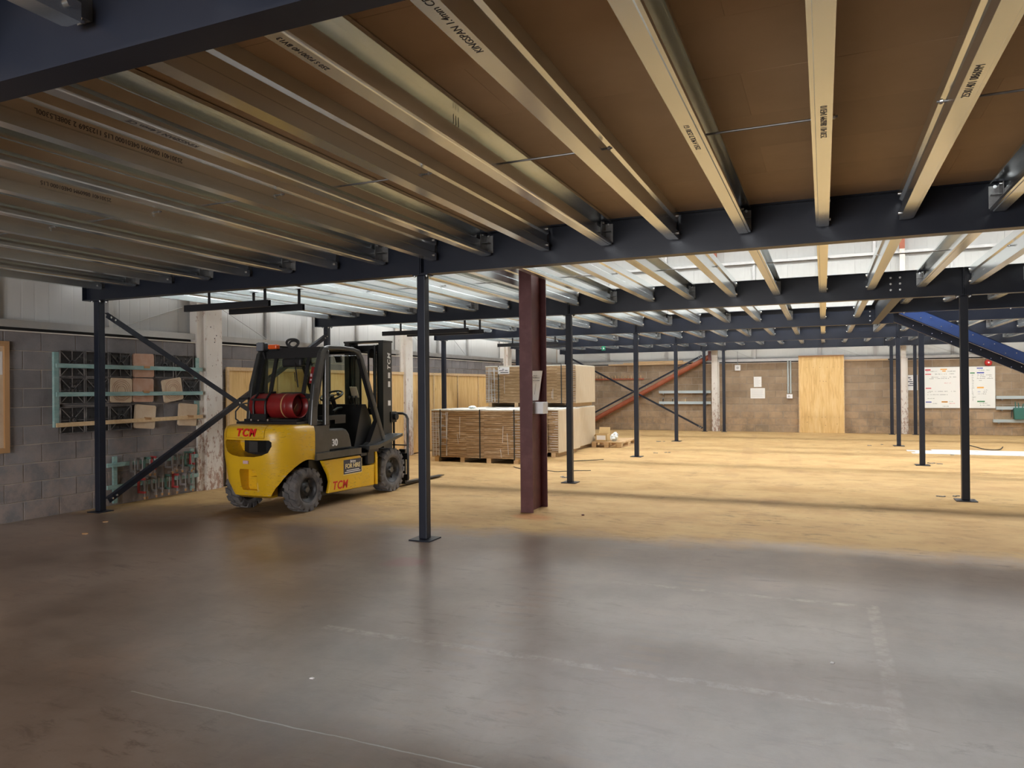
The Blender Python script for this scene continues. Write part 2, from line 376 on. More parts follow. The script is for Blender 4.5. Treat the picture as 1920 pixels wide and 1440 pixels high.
# ------------------------------------------------------------------ mesh helpers
ORG = {}
def org(o):
    while o is not None:
        if o.name in ORG: return ORG[o.name]
        o = o.parent
    return Vector((0, 0, 0))
def tag(o, label=None, cat=None, group=None, kind=None):
    if label: o['label'] = label
    if cat: o['category'] = cat
    if group: o['group'] = group
    if kind: o['kind'] = kind
    return o
def thing(name, loc, label, cat, group=None, kind=None):
    o = bpy.data.objects.new(name, None)
    o.empty_display_size = 0.1
    COL.objects.link(o)
    o.location = loc
    ORG[o.name] = Vector(loc)
    return tag(o, label, cat, group, kind)
def place(name, me, parent=None, loc=(0, 0, 0), rot=None):
    o = bpy.data.objects.new(name, me)
    COL.objects.link(o)
    o.location = loc
    if rot: o.rotation_euler = rot
    if parent is not None: o.parent = parent
    return o
class B:
    def __init__(s): s.v = []; s.f = []; s.sm = []
    def add(s, vs, fs, smooth=False):
        n = len(s.v)
        s.v += [tuple(v) for v in vs]
        for f in fs: s.f.append(tuple(i + n for i in f)); s.sm.append(smooth)
        return s
    def box(s, x0, x1, y0, y1, z0, z1):
        v = [(x, y, z) for z in (z0, z1) for y in (y0, y1) for x in (x0, x1)]
        return s.add(v, [(0, 2, 3, 1), (4, 5, 7, 6), (0, 1, 5, 4), (2, 6, 7, 3), (0, 4, 6, 2), (1, 3, 7, 5)])
    def bar(s, p, q, w, h, up=(0, 0, 1)):
        p, q = Vector(p), Vector(q); d = (q - p).normalized(); up = Vector(up)
        r = d.cross(up)
        if r.length < 1e-6: r = d.cross(Vector((1, 0, 0)))
        r.normalize(); u = r.cross(d)
        v = []
        for e in (p, q):
            for a, b_ in ((-1, -1), (1, -1), (1, 1), (-1, 1)): v.append(e + r * (a * w / 2) + u * (b_ * h / 2))
        return s.add(v, [(3, 2, 1, 0), (4, 5, 6, 7), (0, 1, 5, 4), (1, 2, 6, 5), (2, 3, 7, 6), (3, 0, 4, 7)])
    def cyl(s, p, q, r, n=12, r2=None, caps=True):
        p, q = Vector(p), Vector(q); d = (q - p).normalized()
        a = d.cross(Vector((0, 0, 1)))
        if a.length < 1e-4: a = Vector((1, 0, 0))
        a.normalize(); b_ = d.cross(a); r2 = r if r2 is None else r2
        v = []
        for e, rr in ((p, r), (q, r2)):
            for i in range(n):
                t = 2 * math.pi * i / n
                v.append(e + (a * math.cos(t) + b_ * math.sin(t)) * rr)
        k = len(s.v)
        s.add(v, [(i, (i + 1) % n, n + (i + 1) % n, n + i) for i in range(n)], True)
        if caps: s.add(v, [tuple(range(n - 1, -1, -1)), tuple(range(n, 2 * n))])
        return s
    def tube(s, pts, r, n=8):
        pts = [Vector(p) for p in pts]; rings = []
        prev = None
        for i, p in enumerate(pts):
            d = (pts[min(i + 1, len(pts) - 1)] - pts[max(i - 1, 0)]).normalized()
            a = d.cross(Vector((0, 0, 1))) if prev is None else prev - d * prev.dot(d)
            if a.length < 1e-4: a = d.cross(Vector((1, 0, 0)))
            a.normalize(); prev = a; b_ = d.cross(a)
            rings.append([p + (a * math.cos(2 * math.pi * j / n) + b_ * math.sin(2 * math.pi * j / n)) * r for j in range(n)])
        v = [q for rg in rings for q in rg]; f = []
        for i in range(len(rings) - 1):
            for j in range(n): f.append((i * n + j, i * n + (j + 1) % n, (i + 1) * n + (j + 1) % n, (i + 1) * n + j))
        s.add(v, f, True)
        m = (len(rings) - 1) * n
        s.add(v, [tuple(range(n - 1, -1, -1)), tuple(range(m, m + n))])
        return s
    def prism(s, poly, axis, a, b_):
        """closed 2-D polygon swept along an axis; axis 'x': poly=(y,z); 'y': poly=(x,z); 'z': poly=(x,y)"""
        n = len(poly)
        def pt(u, v, w):
            return (w, u, v) if axis == 'x' else ((u, w, v) if axis == 'y' else (u, v, w))
        v = [pt(u, w, a) for u, w in poly] + [pt(u, w, b_) for u, w in poly]
        ar = sum(poly[i][0] * poly[(i + 1) % n][1] - poly[(i + 1) % n][0] * poly[i][1] for i in range(n))
        f = [(i, (i + 1) % n, n + (i + 1) % n, n + i) for i in range(n)] + [tuple(range(n - 1, -1, -1)), tuple(range(n, 2 * n))]
        flip = (ar < 0) != (axis == 'y') if True else False
        if (b_ < a): flip = not flip
        if flip: f = [tuple(reversed(q)) for q in f]
        return s.add(v, f)
    def lathe(s, prof, c, axis='x', n=32):
        """prof: list of (r, t) along axis through point c"""
        v = []; f = []
        for r, tt in prof:
            for i in range(n):
                a = 2 * math.pi * i / n
                co, si = r * math.cos(a), r * math.sin(a)
                if axis == 'x': v.append((c[0] + tt, c[1] + co, c[2] + si))
                elif axis == 'y': v.append((c[0] + co, c[1] + tt, c[2] + si))
                else: v.append((c[0] + co, c[1] + si, c[2] + tt))
        m = len(prof)
        for k in range(m - 1):
            for i in range(n): f.append((k * n + i, k * n + (i + 1) % n, (k + 1) * n + (i + 1) % n, (k + 1) * n + i))
        s.add(v, f, True)
        return s
    def mesh(s, name, m, off=Vector((0, 0, 0))):
        me = bpy.data.meshes.new(name)
        me.from_pydata([(v[0] - off.x, v[1] - off.y, v[2] - off.z) for v in s.v], [], s.f)
        for p, q in zip(me.polygons, s.sm): p.use_smooth = q
        me.materials.append(MATS[m])
        me.update()
        return me
    def build(s, name, m, parent=None, **kw):
        off = org(parent) if parent is not None else Vector((0, 0, 0))
        o = place(name, s.mesh(name, m, off), parent)
        if kw: tag(o, **kw)
        return o
    def solo(s, name, m, label, cat, group=None, kind=None):
        """a thing that is one mesh, with its origin at its base"""
        xs = [v[0] for v in s.v]; ys = [v[1] for v in s.v]; zs = [v[2] for v in s.v]
        off = Vector(((min(xs) + max(xs)) / 2, (min(ys) + max(ys)) / 2, min(zs)))
        o = place(name, s.mesh(name, m, off), None, off)
        ORG[o.name] = off
        return tag(o, label, cat, group, kind)
def bevel(o, w, seg=2):
    md = o.modifiers.new('bevel', 'BEVEL'); md.width = w; md.segments = seg; md.limit_method = 'ANGLE'; md.angle_limit = 0.7
    return o
def text_mesh(s, size, m, parent, mw, name='lettering', shear=0.0, off=0.0, ext=0.0008, spacing=1.0, kind=None):
    cu = bpy.data.curves.new('txt', 'FONT'); cu.body = s; cu.size = size; cu.shear = shear; cu.offset = off
    cu.extrude = ext; cu.align_x = 'CENTER'; cu.align_y = 'CENTER'; cu.space_character = spacing; cu.resolution_u = 3
    ob = bpy.data.objects.new('txt', cu); COL.objects.link(ob)
    dg = bpy.context.evaluated_depsgraph_get()
    me = bpy.data.meshes.new_from_object(ob.evaluated_get(dg))
    bpy.data.objects.remove(ob); bpy.data.curves.remove(cu)
    me.name = name
    me.transform(Matrix.Translation(-org(parent)) @ mw)
    me.materials.clear(); me.materials.append(MATS[m])
    return tag(place(name, me, parent), kind=kind)
def frame_mat(o, x, y):
    """matrix with local x, y axes and the origin o"""
    x = Vector(x).normalized(); y = Vector(y).normalized(); z = x.cross(y)
    return Matrix(((x.x, y.x, z.x, o[0]), (x.y, y.y, z.y, o[1]), (x.z, y.z, z.z, o[2]), (0, 0, 0, 1)))
ORD = ('first second third fourth fifth sixth seventh eighth ninth tenth eleventh twelfth thirteenth fourteenth fifteenth sixteenth seventeenth '
       'eighteenth nineteenth twentieth twenty-first twenty-second twenty-third twenty-fourth twenty-fifth twenty-sixth twenty-seventh twenty-eighth').split()
def sheet(pts, t):
    """closed outline of a bent sheet: an open polyline given thickness t"""
    n = len(pts); L = []
    for i in range(n):
        a = Vector(pts[max(i - 1, 0)]); b_ = Vector(pts[min(i + 1, n - 1)]); p = Vector(pts[i])
        ns = []
        if i > 0: d = (p - a).normalized(); ns.append(Vector((-d.y, d.x)))
        if i < n - 1: d = (b_ - p).normalized(); ns.append(Vector((-d.y, d.x)))
        m = sum(ns, Vector((0, 0))).normalized(); k = max(0.35, m.dot(ns[0]))
        L.append(p + m * (t / k))
    return [tuple(p) for p in pts] + [tuple(p) for p in reversed(L)]

# ------------------------------------------------------------------ the building shell
WX, WY = -9.10, 26.05           # faces of the side wall and of the end wall
RX, RY, TOP = 9.6, -6.0, 7.3    # far side wall, wall behind the camera, roof
BH, BL, JT = 0.2333, 0.4615, 0.010
LEDGE = 10 * BH
B().box(WX - 0.3, RX + 0.3, RY - 0.3, WY + 0.3, -0.2, 0.0).build('floor', 'concrete_floor', kind='structure', label='dusty concrete warehouse floor, ochre beyond and grey in front')
wl = B().box(WX - 0.25, WX - 0.008, RY, WY + 0.25, 0, LEDGE).box(WX - 0.27, WX - 0.215, RY, WY + 0.27, LEDGE, TOP).build('wall_left', 'mortar', kind='structure', label='side wall of grey concrete blocks under white cladding')
wb = B().box(WX - 0.25, RX + 0.25, WY + 0.008, WY + 0.25, 0, LEDGE).box(WX - 0.215, RX + 0.25, WY + 0.215, WY + 0.27, LEDGE, TOP).build('wall_back', 'mortar', kind='structure', label='end wall of tan concrete blocks under white cladding')
B().box(RX, RX + 0.25, RY, WY, 0, TOP).build('wall_right', 'cladding', kind='structure')
rw = B().box(WX, -5.7, RY - 0.2, RY, 0, TOP).box(-0.7, RX, RY - 0.2, RY, 0, TOP).box(-5.7, -0.7, RY - 0.2, RY, 3.3, TOP)  # unseen rear wall; its opening is made up for the fill lamp
rw.build('wall_rear', 'cladding', kind='structure')
# roof with three long rooflights
RL = [(12.80, 13.42), (17.80, 18.42), (22.60, 23.22)]
rb = B(); y = RY - 0.2
for a, b_ in RL: rb.box(WX - 0.3, RX + 0.3, y, a, TOP, TOP + 0.15); y = b_
rb.box(WX - 0.3, RX + 0.3, y, WY + 0.3, TOP, TOP + 0.15)
for a, b_ in RL: rb.box(WX - 0.3, -8.9, a, b_, TOP, TOP + 0.15).box(9.0, RX + 0.3, a, b_, TOP, TOP + 0.15)
rb.build('roof', 'cladding', kind='structure')
for k, (a, b_) in enumerate(RL):
    B().box(-8.9, 9.0, a, b_, TOP + 0.05, TOP + 0.08).build('window_%d' % (k + 1), 'rooflight_dimmed' if k == 2 else 'rooflight', kind='structure', label='long translucent rooflight sheet in the roof')
# concrete blocks
_bm = {}
def block_mesh(w, m, axis):
    k = (round(w, 3), m, axis)
    if k not in _bm:
        b = B(); h = BH - JT; e = 0.004; d = 0.03
        # front face chamfered a little; face looks along +X (side wall) or -Y (end wall)
        out = [(-w / 2, 0), (w / 2, 0), (w / 2, h), (-w / 2, h)]
        inn = [(-w / 2 + e, e), (w / 2 - e, e), (w / 2 - e, h - e), (-w / 2 + e, h - e)]
        if axis == 'x': P = lambda u, z, q: (q, u, z)
        else: P = lambda u, z, q: (-u, -q, z)
        v = [P(u, z, -d) for u, z in out] + [P(u, z, -e) for u, z in out] + [P(u, z, 0) for u, z in inn]
        f = [(8, 9, 10, 11)]
        for i in range(4):
            j = (i + 1) % 4
            f += [(i, j, 4 + j, 4 + i), (4 + i, 4 + j, 8 + j, 8 + i)]
        b.add(v, f); _bm[k] = b.mesh('block', m)
    return _bm[k]
def infill(parent, cells, m, axis):
    b = B()
    for u0, u1, z0 in cells:
        if axis == 'x': b.box(WX - 0.03, WX, u0 + JT / 2, u1 - JT / 2, z0 + JT / 2, z0 + BH - JT / 2)
        else: b.box(u0 + JT / 2, u1 - JT / 2, WY, WY + 0.03, z0 + JT / 2, z0 + BH - JT / 2)
    if cells: b.build('block_infill', m, parent, kind='stuff')
def courses(a, b_, ph):
    for r in range(10):
        u = a + (0.0 if (r + ph) % 2 == 0 else BL / 2) - BL
        while u < b_:
            u0, u1 = max(u, a), min(u + BL, b_)
            if u1 - u0 > 0.06: yield r, u0, u1
            u += BL
rest = []
PLY0, PLY1, PLYZ = 9.20, 20.3, 1.97
for r, u0, u1 in courses(0.15 - 0.02, WY, 1):
    z0 = r * BH
    if u0 > PLY0 + 0.05 and u1 < PLY1 and z0 + BH < PLYZ - 0.1: continue
    if 8.72 < u0 and u1 < 9.1: continue
    if u1 < 4.4 or (u0 > 20.5 and z0 < 1.9): rest.append((u0, u1, z0)); continue
    place('block', block_mesh(u1 - u0 - JT, 'block_left', 'x'), wl, (WX + random.uniform(-0.002, 0.002), (u0 + u1) / 2, z0 + JT / 2))
infill(wl, rest, 'block_left', 'x')
rest = []
for r, u0, u1 in courses(WX, RX, 0):
    z0 = r * BH
    if u0 > -0.70 and u1 < 0.58: continue
    if u0 > 2.95 and u1 < 4.75 and 0.85 < z0 and z0 + BH < 2.08: continue
    if u1 < -8.1 or u0 > 5.7: rest.append((u0, u1, z0)); continue
    place('block', block_mesh(u1 - u0 - JT, 'block_back', 'y'), wb, ((u0 + u1) / 2, WY + random.uniform(-0.002, 0.002), z0 + JT / 2))
infill(wb, rest, 'block_back', 'y')
# cladding sheets above the blocks, ribbed
def clad_mesh(axis, w, h):
    b = B(); prof = []
    nr = 6
    for i in range(nr):
        x0 = -w / 2 + i * w / nr
        prof += [(x0, 0), (x0 + w / nr - 0.028, 0), (x0 + w / nr - 0.021, -0.0015), (x0 + w / nr - 0.007, -0.0015)]
    prof.append((w / 2 - 0.004, 0)); prof.append((w / 2 - 0.002, -0.006))
    pl = prof + [(w / 2 - 0.002, -0.05), (-w / 2, -0.05)]
    if axis == 'x': b.prism([(q, u) for u, q in pl], 'z', 0, h)
    else: b.prism([(u, -q) for u, q in pl], 'z', 0, h)
    return b.mesh('cladding_sheet', 'cladding')
cm = clad_mesh('x', 1.03, TOP - LEDGE)
yy = RY + 0.5
while yy < WY + 0.2:
    place('cladding_sheet', cm, wl, (WX - 0.16, yy, LEDGE)); yy += 1.03
cm = clad_mesh('y', 1.03, TOP - LEDGE)
xx = WX + 0.3
while xx < RX:
    place('cladding_sheet', cm, wb, (xx, WY + 0.16, LEDGE)); xx += 1.03
# flashings, sheeting rails and vertical stiffeners
tn = [0]
def trim(b, m, label=None):
    tn[0] += 1
    return b.build('trim_%d' % tn[0], m, kind='structure', **({'label': label} if label else {}))
trim(B().box(WX - 0.16, WX + 0.012, RY, 8.66, LEDGE, LEDGE + 0.014).box(WX - 0.16, WX + 0.012, 9.09, WY, LEDGE, LEDGE + 0.014), 'flashing', 'pale ledge strip along the top of the side block wall')
trim(B().box(WX, RX, WY - 0.012, WY + 0.16, LEDGE, LEDGE + 0.014), 'flashing', 'pale ledge strip along the top of the end block wall')
zr = [(0, 0), (0.10, 0), (0.10, 0.02), (0.02, 0.012), (0.02, 0.075), (0, 0.085)]
def rail_left(z, d=0.14):
    p = [(WX - 0.16, z), (WX - 0.02, z), (WX - 0.02, z - 0.022), (WX - 0.006, z - 0.022), (WX - 0.006, z + 0.07), (WX - 0.02, z + 0.07), (WX - 0.02, z + 0.016), (WX - 0.16, z + 0.016)]
    b = B()
    for a, c in ((RY, 8.66), (9.12, 14.7), (14.95, 20.7), (20.95, WY)): b.prism(p, 'y', a, c)
    return b
def rail_back(z):
    p = [(WY + 0.16, z), (WY + 0.02, z), (WY + 0.02, z - 0.022), (WY + 0.006, z - 0.022), (WY + 0.006, z + 0.07), (WY + 0.02, z + 0.07), (WY + 0.02, z + 0.016), (WY + 0.16, z + 0.016)]
    return B().prism(p, 'x', WX, RX)
for z in (LEDGE + 0.075, 3.95, 5.75):
    trim(rail_left(z), 'rail_grey', 'galvanised sheeting rail along the side wall cladding')
    trim(rail_back(z), 'rail_grey', 'galvanised sheeting rail along the end wall cladding')
trim(B().box(WX - 0.15, WX - 0.10, RY, 8.60, LEDGE + 0.014, LEDGE + 0.06).box(WX - 0.15, WX - 0.10, 9.12, WY, LEDGE + 0.014, LEDGE + 0.06), 'shadow_gap', 'dark strip standing in for shade between the side wall ledge and the sheeting rail')  # black strip in place of the shade in the recess below the rail
trim(B().box(WX, RX, WY + 0.06, WY + 0.15, LEDGE + 0.014, LEDGE + 0.06), 'shadow_gap', 'dark strip standing in for shade between the end wall ledge and the sheeting rail')  # same stand-in for recess shade along the end wall
for y in (5.66, 7.20, 10.35, 11.7, 13.1, 16.7, 18.4, 22.3, 24.2):
    trim(B().box(WX - 0.155, WX - 0.11, y - 0.035, y + 0.035, LEDGE + 0.15, TOP), 'rail_grey')
for x in (-7.30, -5.15, -2.15, -0.10, 1.55, 3.70, 5.75, 7.8):
    trim(B().box(x - 0.04, x + 0.04, WY + 0.10, WY + 0.155, LEDGE + 0.15, TOP), 'rail_grey')
# thin sag wires in front of the cladding
sw = B()
for y0, y1 in ((7.45, 8.6), (8.9, 10.4), (14.9, 16.3), (17.2, 18.3)):
    up = y0 < 8
    sw.cyl((WX - 0.10, y0, LEDGE + (0.2 if up else 0.75)), (WX - 0.10, y1, LEDGE + (0.62 if up else 0.12)), 0.006, 6)
for x0, x1 in ((-8.2, -7.0), (-3.2, -2.2), (0.0, 1.2), (2.7, 3.9)):
    sw.cyl((x0, WY + 0.08, LEDGE + 0.62), (x1, WY + 0.08, LEDGE + 0.15), 0.008, 6)
trim(sw, 'rail_grey')
# building columns: boxed white columns on the side wall, white-and-red ones on the end wall
def wall_column(y, label):
    t = thing('wall_column', (WX + 0.05, y + 0.2, 0), label, 'column', 'white building columns on the side wall')
    B().box(WX - 0.12, WX + 0.03, y - 0.135, y, 0, TOP).build('flange', 'rusty_white', t)
    B().box(WX - 0.05, WX + 0.088, y, y + 0.245, 0, TOP).build('casing', 'rusty_white', t)
    B().box(WX - 0.05, WX + 0.070, y + 0.245, y + 0.345, 0, TOP).build('web', 'rusty_white', t)
    if y < 10:
        h = B()
        for dy, z in ((0.09, 2.60), (0.17, 2.42), (0.17, 2.36), (0.21, 2.47), (0.08, 2.16), (0.12, 1.98), (0.2, 2.0)):
            h.cyl((WX + 0.086, y + dy, z), (WX + 0.0895, y + dy, z), 0.010 if z > 2.3 else 0.006, 10)
        h.build('bolt_hole', 'shadow_gap', t, kind='stuff')
    return t
wall_column(8.73, 'rust-flecked white building column between the mould rack and the plywood')
wall_column(14.74, 'slim white building column rising behind the forklift mast')
wall_column(20.75, 'white building column behind the upper wrapped board pack')
for x0, x1, lab in ((-3.56, -3.36, 'white timber-faced column on the end wall with red brace meeting its top'), (2.25, 2.40, 'white column on the end wall between two dark posts')):
    t = thing('end_wall_column', ((x0 + x1) / 2, 25.97, 0), lab, 'column', 'white columns on the end wall')
    B().box(x0, x1, 25.92, WY, 0, 5.85).build('casing', 'rusty_white', t)
    B().box(x0, x1, 25.92, WY, 5.85, TOP).build('steel_head', 'red_oxide_bright', t, label='red-oxide steel above the white casing')
    B().box(x1, x1 + 0.05, 25.98, WY, 0, 2.4).build('side_flange', 'rusty_white', t)
b = B().box(WX, RX, 25.80, 25.96, 6.50, 6.512).box(WX, RX, 25.80, 25.96, 6.90, 6.912).box(WX, RX, 25.875, 25.885, 6.512, 6.90)
tag(b.solo('gable_beam', 'red_oxide_bright', 'red-oxide steel beam running high across the end wall', 'beam'), kind='thing')

# ------------------------------------------------------------------ mezzanine steelwork
YB = [1.86, 6.70, 11.50, 16.19, 21.01, 25.72]
ZB, ZT, ZJ = 2.789, 3.165, 2.920
PX = [-8.79, -3.88, 1.76]
FW = 0.065
PS = 0.095
def i_beam(x0, x1, y):
    b = B()
    b.box(x0, x1, y - FW, y + FW, ZB, ZB + 0.012).box(x0, x1, y - FW, y + FW, ZT - 0.012, ZT)
    b.box(x0, x1, y - 0.005, y + 0.005, ZB + 0.012, ZT - 0.012)
    return b
bolt_me = B().cyl((0, 0, 0), (0, 0, 0.016), 0.016, 6).cyl((0, 0, 0.016), (0, 0, 0.026), 0.008, 8).mesh('bolt', 'zinc')
def bolt(parent, p, d, s=1.0):
    o = place('bolt', bolt_me, parent, Vector(p) - org(parent))
    o.rotation_euler = Vector((0, 0, 1)).rotation_difference(Vector(d)).to_euler()
    o.scale = (s, s, s)
    return o
beam_name = ['nearest', 'second', 'third', 'fourth', 'fifth', 'sixth']
seg_name = ['left end, by the block side wall', 'middle length between the two post rows', 'right length past the stair']
BEAMS = {}
XE = [(-9.03, -3.884), (-3.876, 1.756), (1.764, 8.6)]
for k, y in enumerate(YB):
    for s_, (x0, x1) in enumerate(XE):
        ob = i_beam(x0, x1, y).solo('mezzanine_beam', 'navy', 'navy steel beam, %s line from the camera, %s' % (beam_name[k], seg_name[s_]), 'beam', 'navy mezzanine beams', 'thing')
        BEAMS[(k, s_)] = ob
        for xe in (x0, x1):
            sx = 1 if xe == x0 else -1
            B().box(min(xe, xe + sx * 0.010), max(xe, xe + sx * 0.010), y - FW, y + FW, ZB + 0.012, ZT - 0.012).build('end_plate', 'navy', ob)
# posts
def anchor(parent, x, y, z):
    bolt(parent, (x, y, z), (0, 0, 1), 0.9)
def post(x, y, label, hb=0.125, top=ZB, group='navy mezzanine posts'):
    t = thing('mezzanine_post', (x, y, 0), label, 'post', group)
    bevel(B().box(x - PS / 2, x + PS / 2, y - PS / 2, y + PS / 2, 0.012, top - 0.010).build('shaft', 'navy', t), 0.008, 2)
    B().box(x - hb, x + hb, y - hb, y + hb, 0.0, 0.012).build('base_plate', 'navy', t)
    B().box(x - 0.09, x + 0.09, y - 0.062, y + 0.062, top - 0.010, top).build('cap_plate', 'navy', t)
    for a in (-1, 1):
        for c in (-1, 1):
            bolt(t, (x + a * 0.072, y + c * 0.045, top - 0.010), (0, 0, -1), 0.8)
    return t
rowname = ['row along the block side wall', 'middle row', 'right-hand row by the stair']
for r, x in enumerate(PX):
    for k in range(1, 5):
        if r == 2 and k == 1: continue
        where = {(0, 1): 'navy post by the mould rack, with diagonal braces bolted to it', (0, 2): 'navy post standing behind the forklift cab',
                 (0, 3): 'slim navy post in front of the plywood, beside the near left pack', (0, 4): 'navy post hidden behind the wrapped packs by the side wall',
                 (1, 1): 'large navy post nearest the camera, in front of the red column', (1, 2): 'navy post just right of the red column',
                 (1, 3): 'navy post in front of the small pallet and red brace', (1, 4): 'fourth navy post of the middle row, before the end wall braces',
                 (2, 2): 'tall navy post in front of the whiteboard and stair stringer', (2, 3): 'navy post under the stair top, left of the whiteboard',
                 (2, 4): 'navy post directly in front of the white end wall column'}[(r, k)]
        post(x, YB[k], where, 0.125 if not (r == 0) else 0.11)
post(-8.79, YB[5], 'navy corner post where end wall and side wall meet')
post(-3.78, YB[5], 'dark post on the left of the white end wall column with brace ends', 0.09)
post(-3.13, YB[5], 'dark post on the right of the white column near paper notices', 0.09)
post(1.97, YB[5], 'dark end wall post left of the white column by the whiteboard', 0.09)
post(2.62, YB[5], 'dark end wall post over the small framed poster', 0.09)
# trimmer and landing beams at the stair opening
XT = 0.96; YL = 13.80
b = B().box(XT - FW, XT + FW, YB[2] + 0.068, YB[3] - 0.068, ZB, ZB + 0.012).box(XT - FW, XT + FW, YB[2] + 0.07, YB[3] - 0.07, ZT - 0.012, ZT).box(XT - 0.005, XT + 0.005, YB[2] + 0.068, YB[3] - 0.068, ZB + 0.012, ZT - 0.012)
tr = b.solo('trimmer_beam', 'navy', 'navy trimmer beam running away from camera at the stair opening', 'beam', None, 'thing')
for dx in (-0.09, 0.09):
    for z in (2.88, 2.965, 3.05): bolt(BEAMS[(2, 1)], (XT - 0.02 + dx * 0.65, YB[2] - 0.005, z + 0.03), (0, -1, 0), 1.0)
for z in (2.86, 2.95, 3.04): bolt(BEAMS[(3, 1)], (XT - 0.09, YB[3] - 0.005, z), (0, -1, 0), 1.0)
b = B().box(XT + FW + 0.003, 8.6, YL - FW, YL + FW, ZB, ZB + 0.012).box(XT + FW + 0.003, 8.6, YL - FW, YL + FW, ZT - 0.012, ZT).box(XT + FW + 0.003, 8.6, YL - 0.005, YL + 0.005, ZB + 0.012, ZT - 0.012)
ld = b.solo('landing_beam', 'navy', 'navy landing beam the stair stringers hang below', 'beam', None, 'thing')
for x in (1.25, 2.75, 4.3): bolt(ld, (x, YL - 0.04, ZB), (0, 0, -1), 1.0)
bolt(ld, (XT + 0.1, YL - 0.005, 2.93), (0, -1, 0), 1.2)

# joists: lipped channels with a swaged web, alternately turned
JW, JH, JTH = 0.100, ZT - ZJ, 0.0028
PROF = [(JW, 0.030), (JW, 0.006), (JW - 0.018, 0.006), (JW - 0.022, 0.0), (0.0, 0.0), (0.0, 0.072), (0.020, 0.088), (0.020, 0.150), (0.0, 0.166), (0.0, JH),
        (JW - 0.022, JH), (JW - 0.018, JH - 0.006), (JW, JH - 0.006), (JW, JH - 0.030)]
_jm = {}
def joist_mesh(L, web_right):
    k = (round(L, 3), web_right)
    if k not in _jm:
        pts = sheet(PROF, -JTH)
        pts = [((JW / 2 - u) if web_right else (u - JW / 2), z) for u, z in pts]
        b = B(); b.prism(pts, 'y', 0, L); _jm[k] = b.mesh('joist', 'galv')
    return _jm[k]
def cleat_mesh(web_right, near):
    """angle cleat inside the channel end: one leg on the joist web, one on the beam web, with bolts"""
    b = B(); s = -1 if web_right else 1
    wx = -s * (JW / 2 - 0.024)
    e = 1 if near else -1                       # beam lies towards -e
    b.box(min(wx, wx + s * 0.005), max(wx, wx + s * 0.005), min(-e * 0.062, e * 0.085), max(-e * 0.062, e * 0.085), 0.035, JH - 0.035)
    b.box(min(wx, wx + s * 0.075), max(wx, wx + s * 0.075), min(-e * 0.062, -e * 0.056), max(-e * 0.062, -e * 0.056), 0.035, JH - 0.035)
    b.box(min(wx, wx + s * 0.075), max(wx, wx + s * 0.075), min(0, e * 0.06), max(0, e * 0.06), JH * 0.5 - 0.003, JH * 0.5 + 0.003)
    return b.mesh('end_cleat', 'galv_dark')
_cl = {(w, n): cleat_mesh(w, n) for w in (True, False) for n in (True, False)}
def bolts_mesh(web_right, near):
    s = -1 if web_right else 1; b = B(); e = 1 if near else -1
    wx = -s * JW / 2
    for z in (0.045, JH - 0.045):
        b.cyl((wx, e * 0.05, z), (wx - s * 0.014, e * 0.05, z), 0.015, 6)
        b.cyl((wx + s * 0.029, e * 0.05, z), (wx + s * 0.05, e * 0.05, z), 0.013, 6)
        b.cyl((wx + s * 0.06, -e * 0.056, z), (wx + s * 0.06, -e * 0.038, z), 0.014, 6)
    return b.mesh('fixing_bolt', 'zinc')
_bo = {(w, n): bolts_mesh(w, n) for w in (True, False) for n in (True, False)}
JX = lambda i: 0.005 + 0.622 * i
def joist(i, y0, y1, label, group, detail=True):
    wr = (i % 2 == 0)
    L = y1 - y0
    o = place('mezzanine_joist', joist_mesh(L, wr), None, (JX(i), y0, ZJ))
    ORG[o.name] = Vector((JX(i), y0, ZJ))
    tag(o, label, 'joist', group)
    for near in (True, False):
        yy = 0.0 if near else L
        place('end_cleat', _cl[(wr, near)], o, (0, yy, 0))
        tag(place('fixing_bolt', _bo[(wr, near)], o, (0, yy, 0)), kind='stuff')
    return o
bayn = ['joist behind the nearest beam', 'joist in the boarded near bay', 'joist in the first open bay', 'joist in the second open bay', 'joist in the third open bay', 'joist in the last open bay']
JO = {}
rng = {1: (-14, 9), 2: (-14, 10), 3: (-14, 1), 4: (-14, 11), 5: (-14, 12)}
gp = FW + 0.003
for bay, (i0, i1) in rng.items():
    for n, i in enumerate(range(i0, i1 + 1)):
        JO[(bay, i)] = joist(i, YB[bay - 1] + gp, YB[bay] - gp, 'galvanised steel %s, %s counted from the block side wall' % (bayn[bay], ORD[n]), 'galvanised mezzanine joists')
for n, i in enumerate(range(2, 12)):
    JO[(3, i)] = joist(i, YB[2] + gp, YL - gp, 'short galvanised joist onto the landing beam, %s past the trimmer' % ORD[n], 'galvanised mezzanine joists')
for n, i in enumerate((-8, -7, -6, -5, -4, -3, -2, -1, 0, 1, 2)):
    joist(i, YB[0] - 4.6, YB[0] - gp, 'galvanised joist on the camera side of the nearest beam' + (', its end showing' if i == -4 else ', %s from the side wall' % ORD[n]), 'galvanised mezzanine joists')
